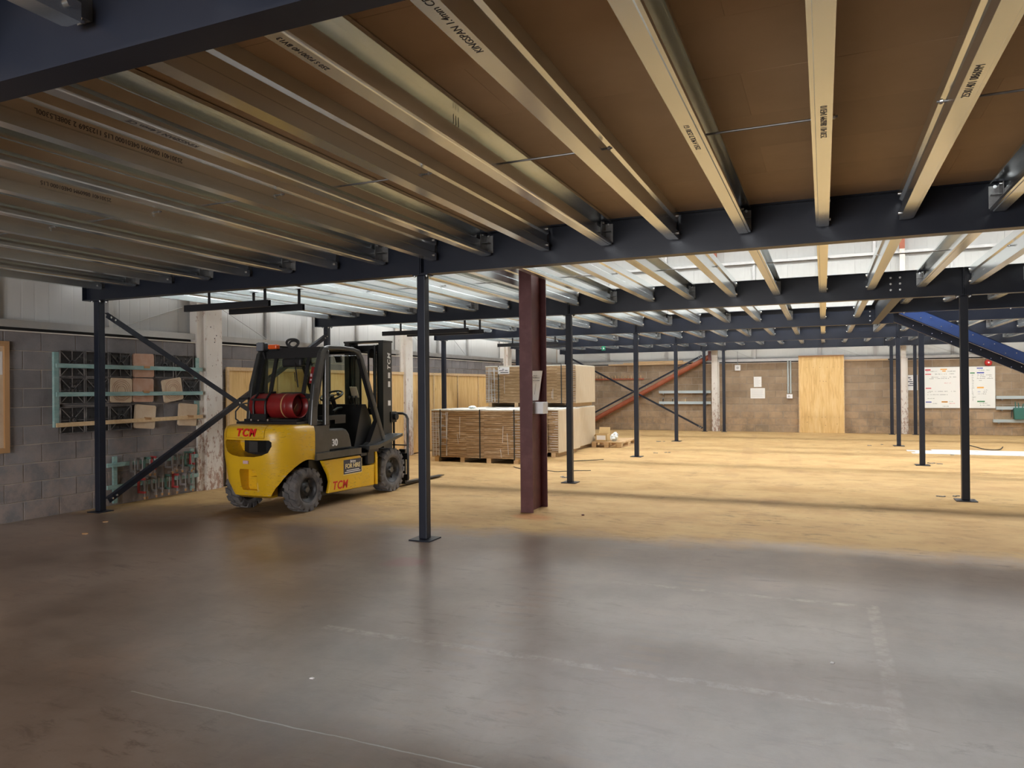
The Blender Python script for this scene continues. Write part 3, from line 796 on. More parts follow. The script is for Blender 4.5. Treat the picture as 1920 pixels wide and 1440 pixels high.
# tie rods between facing joists
for bay, (i0, i1) in rng.items():
    ym = (YB[bay - 1] + YB[bay]) / 2
    for n, i in enumerate(range(i0 + 1, i1, 2)):
        if i % 2 == 0: continue
        if bay == 3 and i > 0: continue
        x0 = JX(i) - JW / 2 - 0.03; x1 = JX(i + 1) + JW / 2 + 0.03
        z = ZJ + 0.118
        b = B().cyl((x0, ym, z), (x1, ym, z), 0.0065, 8)
        lab = 'thin tie rod between joists in the %s, %s from the block side wall' % (bayn[bay].split(' in the ')[-1], ORD[n])
        o = b.solo('tie_rod', 'galv_dark', lab, 'rod', 'tie rods between joists')
        ORG[o.name] = Vector(o.location)
        nb = B()
        for xx, s in ((x0 + 0.012, 1), (x1 - 0.026, 1)): nb.cyl((xx, ym, z), (xx + 0.014, ym, z), 0.014, 6)
        nb.build('nut', 'zinc', o)
# stamped lettering on a few joists of the boarded bay
def stamp_bottom(i, y, txt, size, flip=1):
    j = JO[(1, i)]
    wr = (i % 2 == 0)
    xo = JX(i) + (0.011 if wr else -0.011)
    return text_mesh(txt, size, 'stamp_ink', j, frame_mat((xo, y, ZJ - 0.0006), (0, flip, 0), (flip, 0, 0)), 'stamp', ext=0.0003, kind='stuff')
def stamp_web(i, y, txt, size, z, flip=1):
    j = JO[(1, i)]
    xo = JX(i) + JW / 2 - 0.020 + 0.0007
    return text_mesh(txt, size, 'stamp_ink', j, frame_mat((xo, y, ZJ + z), (0, flip, 0), (0, 0, flip)), 'stamp', ext=0.0003, kind='stuff')
stamp_bottom(-2, 2.37, 'KINGSPAN 1.4mm CE', 0.047, -1)
stamp_bottom(-3, 2.32, '250 S P200140 BV13', 0.036, -1)
stamp_bottom(-5, 2.75, 'KINGSPAN 1.4mm CE', 0.047, -1)
stamp_bottom(-1, 3.95, '225/1.4 MULTI 25301 G1', 0.040, -1)
stamp_bottom(0, 4.0, '25301401 08609M 04E010', 0.045, -1)
stamp_bottom(1, 3.73, '25301401 08609M', 0.050, -1)
stamp_web(-6, 2.93, '25301401 08609M 04E01000 L15 1123569 2 308EL5300L', 0.040, 0.119, -1)
stamp_web(-8, 3.6, '25301401 08609M 04E01000 L15', 0.040, 0.119, -1)
# three pen strokes on a web
pb = B()
for k in range(3): pb.box(JX(-3) - JW / 2 + 0.003, JX(-3) - JW / 2 + 0.0036, 3.65 + k * 0.03, 3.656 + k * 0.03, ZJ + 0.17, ZJ + 0.225)
pb.build('pen_marks', 'ink_black', JO[(1, -3)])
# chipboard deck
dk = thing('chipboard_deck', (0, 3, ZT), 'brown chipboard deck laid over the near joists', 'floor deck')
_dm = {}
r = 0; y = -2.98
while y < YB[1] + 0.02:
    y1 = min(y + 0.618, YB[1] + 0.06)
    x = -9.05 - (r % 2) * 1.24
    while x < 8.6:
        x0, x1 = max(x, -9.05), min(x + 2.48, 8.6)
        if x1 - x0 > 0.1:
            k = (round(x1 - x0, 3), round(y1 - y, 3))
            if k not in _dm: _dm[k] = B().box(-k[0] / 2 + 0.0005, k[0] / 2 - 0.0005, -k[1] / 2 + 0.0008, k[1] / 2 - 0.0008, 0, 0.038).mesh('chipboard_sheet', 'chipboard')
            place('chipboard_sheet', _dm[k], dk, ((x0 + x1) / 2, (y + y1) / 2 - 3, 0.0005 + random.uniform(0, 0.001)))
        x += 2.48
    y += 0.618; r += 1

# diagonal braces between posts
def cross_brace(bars, nrm, h, label):
    c = sum((Vector(p) + Vector(q) for p, q in bars), Vector((0, 0, 0))) / (2 * len(bars))
    t = thing('cross_brace', (c.x, c.y, min(min(p[2], q[2]) for p, q in bars)), label, 'brace')
    n = Vector(nrm)
    for p, q in bars:
        p, q = Vector(p), Vector(q); d = (q - p).normalized(); u = n.cross(d)
        b = B().bar(p, q, h, 0.008, nrm)
        b.bar(p + u * (h / 2 - 0.004) - n * 0.03, q + u * (h / 2 - 0.004) - n * 0.03, 0.008, 0.06, nrm)
        o = b.build('brace_bar', 'navy', t)
        for e, s in ((p, 1), (q, -1)):
            for k in (0.06, 0.13):
                w = bolt(t, e + d * (s * k) + n * 0.004, nrm, 0.9); w.parent = o
    bolt(t, c + n * 0.016, nrm, 1.0)
XB = -8.725
cross_brace((((XB, YB[1] + 0.06, 2.60), (XB, YB[2] - 0.06, 0.16)), ((XB + 0.012, YB[1] + 0.06, 0.14), (XB + 0.012, YB[2] - 0.06, 2.62))), (1, 0, 0), 0.075,
            'navy X brace bolted between posts along the side wall, behind the forklift')
YX = YB[5] - 0.08
cross_brace((((-8.72, YX, 2.70), (-3.84, YX, 0.12)), ((-8.72, YX - 0.012, 0.10), (-3.84, YX - 0.012, 2.62))), (0, -1, 0), 0.06,
            'thin dark X brace in front of the red brace on the end wall')
# red-oxide building brace
b = B(); p = Vector((-8.40, 25.905, 0.04)); q = Vector((-3.60, 25.905, 2.60))
b.cyl(p, q, 0.085, 16)
rbz = b.solo('red_brace', 'red_oxide_bright', 'thick red-oxide tube brace sloping across the end wall', 'brace')
B().box(-3.66, -3.565, 25.80, 25.92, 2.45, 2.78).build('gusset_plate', 'red_oxide', rbz)

# stair stringers hanging below the landing beam
st = thing('staircase', (3.9, 14.6, 0), 'steel stair stringers, the near one coloured with blue sky sheen, sloping down from the landing beam', 'staircase')
def stringer(y, x0, z0, dep, s, m):
    b = B(); sl = -0.523; x1 = 6.75
    L = [(x0, z0), (x1, z0 + sl * (x1 - x0))]
    zl0, zl1 = L[0][1], L[1][1]
    # web
    b.prism([(x0, zl0), (x1, max(zl1, 0.0)), (x1, zl1 + dep), (x0 + 0.0, zl0 + dep)], 'y', y, y + 0.008)
    # flanges turned to side s
    for dz in (0.0, dep - 0.008):
        b.prism([(x0, zl0 + dz), (x1, max(zl1 + dz, 0.0)), (x1, max(zl1 + dz, 0.0) + 0.009), (x0, zl0 + dz + 0.009)], 'y', min(y, y + s * 0.07), max(y, y + s * 0.07))
    o = b.build('stringer', m, st)
    k = 0.32
    while x0 + k < x1 - 0.2:
        for dx in (0.0, 0.15):
            x = x0 + k + dx
            B_ = bolt(st, (x, y, z0 + sl * (x0 + k - x0 + 0.07) + dep * 0.55), (0, -1, 0), 0.55)
            B_.parent = o; B_.location = Vector((x, y, z0 + sl * (k + 0.07) + dep * 0.55)) - org(st)
        k += 0.30
    return o
stringer(14.0, 1.20, 2.775 - 0.228 + 0.235, 0.225, 1, 'stringer_sky_sheen')
stringer(15.12, 1.20, 2.735, 0.225, -1, 'navy')

# hanging black channels under the open joists
def hanger(x0, x1, y, z, label):
    t = thing('hanging_rail', ((x0 + x1) / 2, y, z), label, 'rail', 'black channels hung under the joists')
    b = B().prism(sheet([(y - 0.02, z + 0.085), (y - 0.025, z + 0.085), (y - 0.025, z), (y + 0.025, z), (y + 0.025, z + 0.085), (y + 0.02, z + 0.085)], 0.003), 'x', x0, x1)
    b.build('channel', 'black_steel', t)
    for xx in (x0 + 0.42, x1 - 0.07):
        B().box(xx - 0.02, xx + 0.02, y - 0.004, y + 0.004, z + 0.06, ZJ - 0.006).box(xx - 0.045, xx + 0.045, y - 0.03, y + 0.03, ZJ - 0.006, ZJ - 0.001).cyl((xx, y - 0.02, ZJ - 0.03), (xx, y + 0.02, ZJ - 0.03), 0.012, 8).build('hanger', 'black_steel', t)
hanger(-7.80, -6.38, 7.20, 2.635, 'front black channel of the pair hung above the forklift rear')
hanger(-7.55, -6.29, 7.74, 2.635, 'rear black channel of the pair hung above the forklift rear')
hanger(-8.05, -6.15, 12.30, 2.635, 'front black channel of the pair hung beyond the forklift mast')
hanger(-7.75, -6.05, 12.75, 2.635, 'rear black channel of the pair hung beyond the forklift mast')
hanger(-7.75, -6.10, 17.2, 2.635, 'front black channel of the pair hung over the upper pack')
hanger(-7.55, -5.90, 17.75, 2.635, 'rear black channel of the pair hung over the upper pack')
# exit sign
t = thing('exit_sign', (-5.97, 20.88, 2.64), 'small green exit sign hanging from the fifth beam', 'sign')
B().box(-6.03, -5.92, 20.87, 20.89, 2.655, 2.775).build('panel', 'exit_green', t)
B().box(-5.99, -5.96, 20.868, 20.87, 2.69, 2.74).box(-5.965, -5.94, 20.868, 20.87, 2.71, 2.72).build('pictogram', 'decal_white', t)
B().box(-5.98, -5.97, 20.875, 20.885, 2.775, ZB).build('hanger', 'galv_dark', t)

# ------------------------------------------------------------------ red column in the middle
RXc, RY0, RY1 = -3.475, 8.57, 9.10
t = thing('red_column', (RXc, 8.83, 0), 'dark red-oxide steel H column standing in the middle of the floor', 'column')
B().box(RXc - 0.085, RXc + 0.085, RY0, RY0 + 0.018, 0, TOP).build('flange', 'red_oxide', t)
B().box(RXc - 0.085, RXc + 0.085, RY1 - 0.018, RY1, 0, TOP).build('flange', 'red_oxide', t)
B().box(RXc - 0.006, RXc + 0.006, RY0 + 0.018, RY1 - 0.018, 0, TOP).build('web', 'red_oxide', t)
B().box(RXc + 0.05, RXc + 0.068, RY0 + 0.020, RY0 + 0.034, 1.40, TOP).solo('conduit', 'white_plastic', 'white conduit strip running down the red column', 'conduit')
tag(bevel(B().box(-3.465, -3.30, 8.72, 8.90, 1.25, 1.40).solo('switch_box', 'white_plastic', 'small white electrical box on the red column', 'box'), 0.006), kind='thing')
pn = B().add([(-3.455, 8.62, 1.80), (-3.405, 8.99, 1.81), (-3.445, 8.93, 1.42), (-3.46, 8.62, 1.42), (-3.457, 8.62, 1.80), (-3.407, 8.99, 1.81), (-3.447, 8.93, 1.42), (-3.462, 8.62, 1.42)],
             [(0, 3, 2, 1), (4, 5, 6, 7), (0, 1, 5, 4), (1, 2, 6, 5), (2, 3, 7, 6), (3, 0, 4, 7)])
pn = pn.solo('paper_notice', 'paper', 'curled white paper notice with an arrow on the red column', 'notice')
ib = B()
for z, y0, y1 in ((1.745, 8.74, 8.84), (1.715, 8.70, 8.90), (1.68, 8.70, 8.90)):
    k = y0
    while k < y1:
        f = (k - 8.62) / 0.37
        ib.box(-3.453 + 0.05 * f, -3.452 + 0.05 * f, k, k + 0.018, z - 0.007, z + 0.007 * random.random()); k += 0.026
ib.bar((-3.428, 8.80, 1.64), (-3.431, 8.76, 1.50), 0.005, 0.002, (1, 0, 0))
ib.build('writing', 'ink_black', pn)

# ------------------------------------------------------------------ side wall: noticeboard, mould rack, clamp rack
t = thing('noticeboard', (WX + 0.03, 5.0, 0.86), 'oak framed noticeboard cut by the left edge', 'noticeboard')
n0, n1, z0, z1 = 4.20, 5.71, 0.856, 2.206
B().box(WX + 0.002, WX + 0.02, n0, n1, z0, z1).build('backing', 'cast_cream', t)
for a in ((n0, n1, z1 - 0.06, z1), (n0, n1, z0, z0 + 0.06), (n1 - 0.06, n1, z0 + 0.06, z1 - 0.06), (n0, n0 + 0.06, z0 + 0.06, z1 - 0.06)):
    B().box(WX + 0.002, WX + 0.045, *a).build('frame_rail', 'oak', t)
for a, b_, z in ((5.40, 5.64, 1.95), (5.30, 5.60, 1.42), (4.75, 5.1, 1.6)):
    B().box(WX + 0.02, WX + 0.022, a, b_, z - 0.15, z + 0.13).build('pinned_sheet', 'paper', t)
XR = WX + 0.004
rk = thing('mould_rack', (WX + 0.03, 7.45, 1.10), 'teal batten rack on the side wall holding square moulds', 'rack')
for y in (6.30, 8.585): B().box(XR, XR + 0.04, y - 0.035, y + 0.035, 1.13, 2.10).build('upright', 'teal_wood', rk)
for a, c, m in ((1.925, 1.915, 'teal_wood'), (1.555, 1.545, 'teal_wood'), (1.16, 1.175, 'timber')):
    B().bar((XR + 0.085, 6.26, a), (XR + 0.085, 8.64, c), 0.02, 0.055).build('batten', m, rk)
def mould_mesh(v):
    s = 0.172; b = B().box(0, 0.006, -s, s, -s, s); g = B()
    for a in ((-s, -s + 0.010, -s, s), (s - 0.010, s, -s, s), (-s + 0.010, s - 0.010, -s, -s + 0.010), (-s + 0.010, s - 0.010, s - 0.010, s)):
        g.box(0.006, 0.024, *a)
    q = s * 0.96
    if v != 1:
        for sg in (-1, 1): g.bar((0.012, -q, -sg * q), (0.012, q, sg * q), 0.007, 0.014, (1, 0, 0))
    if v != 2: g.box(0.006, 0.018, -0.003, 0.003, -q, q).box(0.006, 0.018, -q, q, -0.003, 0.003)
    b.lathe([(0.05, 0.006), (0.05, 0.030), (0.035, 0.030), (0.035, 0.006)], (0, 0, 0), 'x', 16)
    for k in range(7):
        a = k * 0.9 + v; rr = 0.10 + 0.03 * (k % 2)
        b.box(0.006, 0.016, math.cos(a) * rr - 0.012, math.cos(a) * rr + 0.012, math.sin(a) * rr - 0.012, math.sin(a) * rr + 0.012)
    return b.mesh('square_mould', 'mould_black'), g.mesh('rib_grid', 'mould_rib')
mat('mould_rib', (0.10, 0.09, 0.085), 0.7, 0, (0.26, 0.23, 0.21), 9, 0.45, 0.7)
_mm = [mould_mesh(v) for v in range(3)]
def slab_mesh(m):
    s = 0.17; b = B()
    o = [(-s + 0.02, -s), (s - 0.02, -s), (s, -s + 0.02), (s, s - 0.02), (s - 0.02, s), (-s + 0.02, s), (-s, s - 0.02), (-s, -s + 0.02)]
    b.prism(o, 'x', 0, 0.035)
    return b.mesh('cast_slab', m)
_sm = {'cast_cream': slab_mesh('cast_cream'), 'cast_pink': slab_mesh('cast_pink')}
ring_me = B()
for rr in (0.06, 0.09, 0.12, 0.145): ring_me.lathe([(rr, 0.034), (rr, 0.038), (rr + 0.006, 0.038), (rr + 0.006, 0.034)], (0, 0, 0), 'x', 28)
ring_me = ring_me.mesh('moulded_ring', 'cast_pink')
hub_me = B().box(0.035, 0.062, -0.05, 0.05, -0.02, 0.012).mesh('lifting_block', 'oak')
rows = {1: ('top', 1.955), 2: ('middle', 1.60), 3: ('bottom', 1.215)}
items = [(1, 6.50, 'k', 0, 0), (1, 6.855, 'k', 1, 0), (1, 7.21, 'k', 0, 0), (1, 7.58, 'p', 0, 0.01), (1, 7.945, 'k', 1, 0.0), (1, 8.32, 'k', 2, 0.02),
         (2, 6.50, 'k', 0, 0), (2, 6.855, 'k', 2, 0), (2, 7.21, 'c', 1, -0.03), (2, 7.57, 'p', 0, -0.02), (2, 8.09, 'c', 1, 0.16), (2, 8.45, 'k', 2, 0.0),
         (3, 6.50, 'k', 0, 0), (3, 6.855, 'k', 1, 0), (3, 7.21, 'k', 2, 0.01), (3, 7.60, 'c', 0, -0.10), (3, 8.37, 'c', 0, -0.08)]
cnt = {}
for r_, y, kd, v, rot in items:
    nm, z = rows[r_]
    cnt[r_] = cnt.get(r_, 0) + 1
    tone = {'k': 'black ribbed plastic mould', 'c': 'cream cast slab', 'p': 'reddish cast slab'}[kd]
    lab = '%s on the %s batten of the teal rack, %s along' % (tone, nm, ORD[cnt[r_] - 1])
    if kd == 'k':
        o = place('square_mould', _mm[v][0], None, (WX + 0.045, y, z), (rot, 0, 0)); place('rib_grid', _mm[v][1], o)
        tag(o, lab, 'mould', 'square moulds on the wall rack')
    else:
        m = 'cast_cream' if kd == 'c' else 'cast_pink'
        o = place('cast_slab', _sm[m], None, (WX + 0.042, y, z), (rot, 0, 0))
        tag(o, lab, 'slab', 'cast slabs on the wall rack')
        if v == 1: place('moulded_ring', ring_me, o, (0, 0, 0))
        else: place('lifting_block', hub_me, o, (0, 0.03, -0.02))
    ORG[o.name] = Vector(o.location)
# lower rack with clamps
lr = thing('clamp_rack', (WX + 0.03, 7.8, 0.02), 'low teal batten rack with clamps hung along it', 'rack')
for y in (7.14, 8.49): B().box(XR, XR + 0.03, y - 0.03, y + 0.03, 0.03, 0.68).build('upright', 'teal_wood', lr)
for z, m in ((0.565, 'teal_wood'), (0.26, 'teal_wood')):
    B().box(XR + 0.03, XR + 0.055, 7.0, 8.58, z - 0.028, z + 0.028).build('batten', m, lr)
def clamp_mesh(h, d, m):
    b = B()
    b.box(0.0, 0.018, -0.016, 0.016, -h, h * 0.9)                 # spine
    b.box(0.018, d, -0.013, 0.013, h * 0.9 - 0.03, h * 0.9)       # top jaw
    b.box(0.018, d, -0.013, 0.013, -h, -h + 0.028)                # lower jaw
    return b.mesh('clamp', m)
def screw_mesh(h, d):
    b = B().cyl((d - 0.012, 0, -h - 0.05), (d - 0.012, 0, h * 0.45), 0.007, 8)
    b.cyl((d - 0.012, -0.035, -h - 0.045), (d - 0.012, 0.035, -h - 0.045), 0.004, 6)
    b.cyl((d - 0.012, 0, h * 0.45), (d - 0.012, 0, h * 0.45 + 0.012), 0.016, 10)
    return b.mesh('screw', 'clamp_grey')
def handle_mesh(h, d):
    return B().cyl((d - 0.012, 0, -h - 0.05), (d - 0.012, 0, -h - 0.085), 0.017, 8, 0.012).mesh('handle', 'oak')
cl = []
k = 0
for rowz, nm, ys in ((0.565, 'upper', (7.36, 7.47, 7.58, 7.70, 7.95, 8.07, 8.19, 8.31, 8.41)), (0.26, 'lower', (7.48, 7.58, 7.70, 7.82, 7.95, 8.08, 8.22, 8.38))):
    for n, y in enumerate(ys):
        m = ('clamp_grey', 'clamp_grey', 'clamp_red', 'clamp_green', 'clamp_grey')[(k * 3 + n) % 5]
        h = random.uniform(0.095, 0.125); d = random.uniform(0.09, 0.13)
        tone = {'clamp_grey': 'grey steel', 'clamp_red': 'red', 'clamp_green': 'green'}[m]
        o = place('screw_clamp', clamp_mesh(h, d, m), None, (XR + 0.057, y, rowz - 0.02), (random.uniform(-0.06, 0.06), 0, random.uniform(-0.3, 0.3)))
        tag(o, '%s clamp on the %s batten of the clamp rack, %s along' % (tone, nm, ORD[n]), 'clamp', 'clamps on the low rack')
        ORG[o.name] = Vector(o.location)
        place('screw', screw_mesh(h, d), o); place('handle', handle_mesh(h, d), o)
        k += 1

# plywood lining boards along the side wall
pj = [9.20, 10.42, 11.64, 12.86, 14.15, 14.72]
pj2 = [14.90, 16.12, 17.43, 18.71, 19.93]
nply = 0
for seq in (pj, pj2):
    for a, c in zip(seq[:-1], seq[1:]):
        lab = 'plywood lining board on the side wall, %s beyond the rust-flecked white column' % ORD[nply]
        t = thing('plywood_board', (WX + 0.03, (a + c) / 2, 0), lab, 'plywood', 'plywood boards lining the side wall')
        B().box(WX + 0.012, WX + 0.032, a + 0.004, c - 0.004, 0.03, PLYZ - 0.06).build('sheet', 'plywood', t)
        B().box(WX + 0.012, WX + 0.05, a + 0.003, c - 0.003, PLYZ - 0.06, PLYZ).build('top_rail', 'timber', t)
        B().box(WX + 0.032, WX + 0.05, a + 0.004, a + 0.05, 0.03, PLYZ - 0.06).build('side_batten', 'timber', t)
        nply += 1

# ------------------------------------------------------------------ end wall fittings
FY = WY - 0.004
t = thing('plywood_sheet', (-0.06, 25.9, 0), 'tall pale plywood sheet leaning over a doorway on the end wall', 'plywood')
bevel(B().box(-0.73, 0.605, 25.88, 25.90, 0.0, 2.50).build('sheet', 'plywood', t), 0.002, 1)
B().box(-0.755, 0.62, 25.86, WY - 0.006, 2.50, 2.545).build('head_board', 'oak', t)
B().box(-0.755, -0.73, 25.88, WY - 0.006, 0.0, 2.50).build('edge_batten', 'timber', t)
B().box(0.605, 0.625, 25.88, WY - 0.006, 0.0, 2.50).build('edge_batten', 'timber', t)
sh = B()
for x in (-0.62, -0.45, -0.33, -0.22, -0.05, 0.05, 0.22, 0.33, 0.46): sh.cyl((x, 25.8795, 0.52 + random.uniform(-.015, .015)), (x, 25.879, 0.52), 0.014, 8)
for x in (-0.5, -0.3, -0.1, 0.12, 0.3, 0.45): sh.cyl((x, 25.8795, 2.15), (x, 25.879, 2.15), 0.012, 8)
for x, z in ((-0.1, 1.7), (0.0, 1.69), (0.08, 1.69), (-0.5, 0.35), (0.05, 0.25), (0.4, 0.3)): sh.cyl((x, 25.8795, z), (x, 25.879, z), 0.014, 8)
sh.build('knot', 'oak', t, kind='stuff')
t = thing('whiteboard', (3.85, WY, 0.83), 'large whiteboard with coloured handwriting on the end wall', 'whiteboard')
bx0, bx1, bz0, bz1 = 2.91, 4.78, 0.83, 2.09
B().box(bx0, bx1, FY - 0.02, FY, bz0, bz1).build('panel', 'whiteboard', t)
for a in ((bx0 - 0.012, bx1 + 0.012, bz1, bz1 + 0.012), (bx0 - 0.012, bx1 + 0.012, bz0 - 0.012, bz0)): B().box(a[0], a[1], FY - 0.024, FY, a[2], a[3]).build('frame_rail', 'rail_grey', t)
for a in (bx0 - 0.012, bx1): B().box(a, a + 0.012, FY - 0.024, FY, bz0, bz1).build('frame_rail', 'rail_grey', t)
def WBX(px): return 2.912 + (px - 1733.0) / 132.0 * 1.868
def WBZ(py): return 2.09 - (py - 688.0) / 77.0 * 1.265
def wpx(cx, cy): return 1725 + cx / 12.8, 680 + cy / 12.8
wr_ = {}
def word(c, cx0, cx1, cy, h=26, solid=False):
    b = wr_.setdefault(c, B())
    x0, y = wpx(cx0, cy); x1, _ = wpx(cx1, cy)
    X0, X1, Z = WBX(x0), WBX(x1), WBZ(y); hh = h / 12.8 / 77.0 * 1.265
    if solid: b.box(X0, X1, FY - 0.0215, FY - 0.02, Z - hh / 2, Z + hh / 2); return
    x = X0
    while x < X1 - 0.006:
        w = random.uniform(0.012, 0.026)
        kind = random.random()
        if kind < 0.5:
            b.bar((x, FY - 0.0208, Z - hh * 0.4), (x + w * 0.5, FY - 0.0208, Z + hh * random.uniform(0.1, 0.5)), 0.005, 0.001, (0, -1, 0))
            b.bar((x + w * 0.5, FY - 0.0208, Z + hh * 0.3), (x + w, FY - 0.0208, Z - hh * 0.4), 0.005, 0.001, (0, -1, 0))
        elif kind < 0.85:
            b.bar((x, FY - 0.0208, Z - hh * 0.2), (x + w, FY - 0.0208, Z + hh * random.uniform(-.2, .2)), 0.006, 0.001, (0, -1, 0))
        x += w + 0.004
for c, a, e, y, h in (('ink_red', 120, 255, 165, 34), ('ink_red', 120, 265, 270, 22), ('ink_red', 130, 265, 610, 24), ('ink_orange', 495, 655, 155, 26), ('ink_orange', 540, 625, 195, 26),
                      ('ink_blue', 125, 270, 945, 24), ('ink_orange', 515, 665, 940, 32), ('ink_red', 525, 660, 940, 12), ('ink_blue', 1370, 1515, 140, 24), ('ink_blue', 1370, 1540, 248, 28),
                      ('ink_green', 1210, 1320, 252, 26), ('ink_orange', 1370, 1530, 600, 34), ('ink_green', 1370, 1550, 930, 30)): word(c, a, e, y, h, True)
for c, segs in (('ink_black', ((130, 410, 200), (670, 860, 200), (365, 490, 268), (520, 650, 268), (690, 830, 262), (240, 440, 340), (510, 750, 340), (800, 870, 340), (230, 345, 375), (380, 700, 372),
                               (180, 320, 685), (345, 400, 685), (430, 555, 685), (590, 690, 685), (730, 850, 685), (175, 245, 708), (175, 280, 765), (310, 390, 765), (415, 690, 765), (175, 270, 858), (300, 340, 858),
                               (300, 400, 980), (540, 690, 1045), (1380, 1550, 300), (1580, 1720, 300), (1380, 1600, 338), (1640, 1710, 335), (1370, 1560, 380), (1600, 1750, 380), (1420, 1480, 430),
                               (1535, 1605, 655), (1520, 1590, 705), (1510, 1585, 748), (1390, 1480, 748), (1430, 1610, 970), (1440, 1670, 1018), (1260, 1345, 825))),
                ('ink_green', ((710, 790, 930), (1420, 1660, 185))), ('ink_red', ((590, 740, 485), (680, 850, 975))), ('ink_blue', ((1380, 1480, 700),))):
    for a, e, y in segs: word(c, a, e, y, 24)
for y in range(300, 780, 34): word('ink_black', 1248, 1290, y, 20)
for y in range(830, 910, 26): word('ink_black', 1260, 1285, y, 20)
for c, b in wr_.items(): b.build('writing', c, t)
t = thing('framed_poster', (2.57, WY, 1.39), 'small white safety poster between the dark posts on the end wall', 'poster')
B().box(2.42, 2.72, FY - 0.008, FY, 1.38, 1.86).build('sheet', 'paper', t)
pbk = B()
for q in range(5): pbk.box(2.45 + 0.05 * (q % 2), 2.53 + 0.03 * q, FY - 0.009, FY - 0.008, 1.76 - 0.06 * q, 1.785 - 0.06 * q)
pbk.build('print', 'decal_navy', t)
t = thing('fire_bell', (4.617, WY, 2.12), 'round red fire bell above the whiteboard', 'bell')
B().lathe([(0.0, -0.075), (0.03, -0.072), (0.085, -0.05), (0.10, -0.02), (0.10, 0.0)], (4.617, WY, 2.206), 'y', 28).build('gong', 'bell_red', t)
B().lathe([(0.0, -0.086), (0.022, -0.086), (0.026, -0.07)], (4.617, WY, 2.206), 'y', 16).build('centre_cap', 'decal_white', t)
def notice(x0, x1, z0, z1, lab, m='paper'):
    t = thing('paper_notice', ((x0 + x1) / 2, WY, z0), lab, 'notice')
    B().box(x0, x1, FY - 0.004, FY, z0, z1).build('sheet', m, t)
    b = B(); z = z1 - 0.05
    while z > z0 + 0.04: b.box(x0 + 0.03, x1 - 0.03 - random.uniform(0, 0.08), FY - 0.0046, FY - 0.004, z - 0.006, z); z -= 0.035
    b.build('print', 'rail_grey', t)
notice(-2.18, -1.93, 1.52, 1.87, 'upper, smaller paper notice on the end wall')
notice(-2.29, -1.82, 1.13, 1.48, 'lower, wider paper notice on the end wall')
notice(5.32, 5.6, 1.95, 2.1, 'white notice at the right edge under the stringers')
t = thing('wall_detector', (-2.70, WY, 2.10), 'white alarm box with round centre high on the end wall', 'alarm')
B().box(-2.79, -2.61, FY - 0.04, FY, 2.09, 2.28).build('body', 'white_plastic', t)
B().cyl((-2.70, FY - 0.055, 2.185), (-2.70, FY - 0.04, 2.185), 0.045, 16).build('lens', 'rail_grey', t)
B().cyl((-2.70, FY - 0.012, 2.28), (-2.70, FY - 0.012, 2.75), 0.009, 8).build('cable', 'galv_dark', t)
for x, lab in ((-1.085, 'left of the twin grey conduits beside the plywood sheet'), (-1.005, 'right of the twin grey conduits beside the plywood sheet')):
    B().cyl((x, FY - 0.03, 1.30), (x, FY - 0.03, 2.40), 0.026, 10).solo('conduit_pipe', 'shelf_grey', lab, 'conduit', 'twin conduits')
t = thing('power_socket', (-1.04, WY, 1.14), 'grey socket box below the twin conduits', 'socket')
B().box(-1.13, -0.95, FY - 0.07, FY, 1.13, 1.27).build('body', 'white_plastic', t)
B().cyl((-1.06, FY - 0.085, 1.20), (-1.06, FY - 0.07, 1.20), 0.035, 14).build('cover', 'rail_grey', t)
# teal shelves left of the white column, grey ones on the right
def shelf(x0, x1, z, lab, m='shelf_grey'):
    t = thing('wall_shelf', ((x0 + x1) / 2, WY - 0.06, z), lab, 'shelf', 'rails on the end wall')
    B().box(x0, x1, FY - 0.10, FY, z - 0.045, z + 0.045).build('rail', m, t)
    for x in (x0 + 0.15, x1 - 0.15): B().box(x - 0.02, x + 0.02, FY - 0.085, FY, z - 0.085, z - 0.045).build('bracket', 'galv_dark', t)
shelf(-5.40, -3.60, 1.365, 'upper pale teal rail left of the white end wall column')
shelf(-5.40, -3.60, 0.985, 'lower pale teal rail left of the white end wall column')
shelf(4.80, 7.6, 1.15, 'top grey rail right of the whiteboard')
shelf(4.79, 7.6, 0.83, 'middle grey rail right of the whiteboard')
shelf(4.71, 7.6, 0.44, 'bottom grey rail right of the whiteboard')
for x, lab, m in ((-5.27, 'small dark hook standing on the lower teal rail', 'black_steel'), (-4.93, 'dark tool standing on the lower teal rail', 'black_steel'), (-4.48, 'pale tool standing on the lower teal rail', 'timber')):
    t = thing('small_tool', (x, FY - 0.05, 1.03), lab, 'tool', 'small tools on the teal rail')
    B().cyl((x, FY - 0.05, 1.03), (x + 0.01, FY - 0.05, 1.13), 0.014, 8).build('handle', m, t)
    B().bar((x - 0.02, FY - 0.05, 1.135), (x + 0.04, FY - 0.05, 1.15), 0.016, 0.022).build('head', 'galv_dark', t)
t = thing('tool_caddy', (5.42, 25.9, 0.485), 'dark green tool caddy with tools on the bottom rail', 'caddy')
bevel(B().prism([(5.24, 0.49), (5.62, 0.49), (5.64, 0.84), (5.22, 0.84)], 'y', 25.86, 26.02).build('body', 'tool_green', t), 0.012)
B().tube([(5.23, 25.94, 0.80), (5.18, 25.94, 0.76), (5.17, 25.94, 0.55)], 0.01).build('strap', 'strap', t)
for q, x in enumerate((5.28, 5.36, 5.44, 5.55)):
    B().cyl((x, 25.94, 0.80), (x + random.uniform(-.06, .06), 25.94, 1.02 - 0.03 * q), 0.013, 8).build('tool_handle', 'tool_green', t)
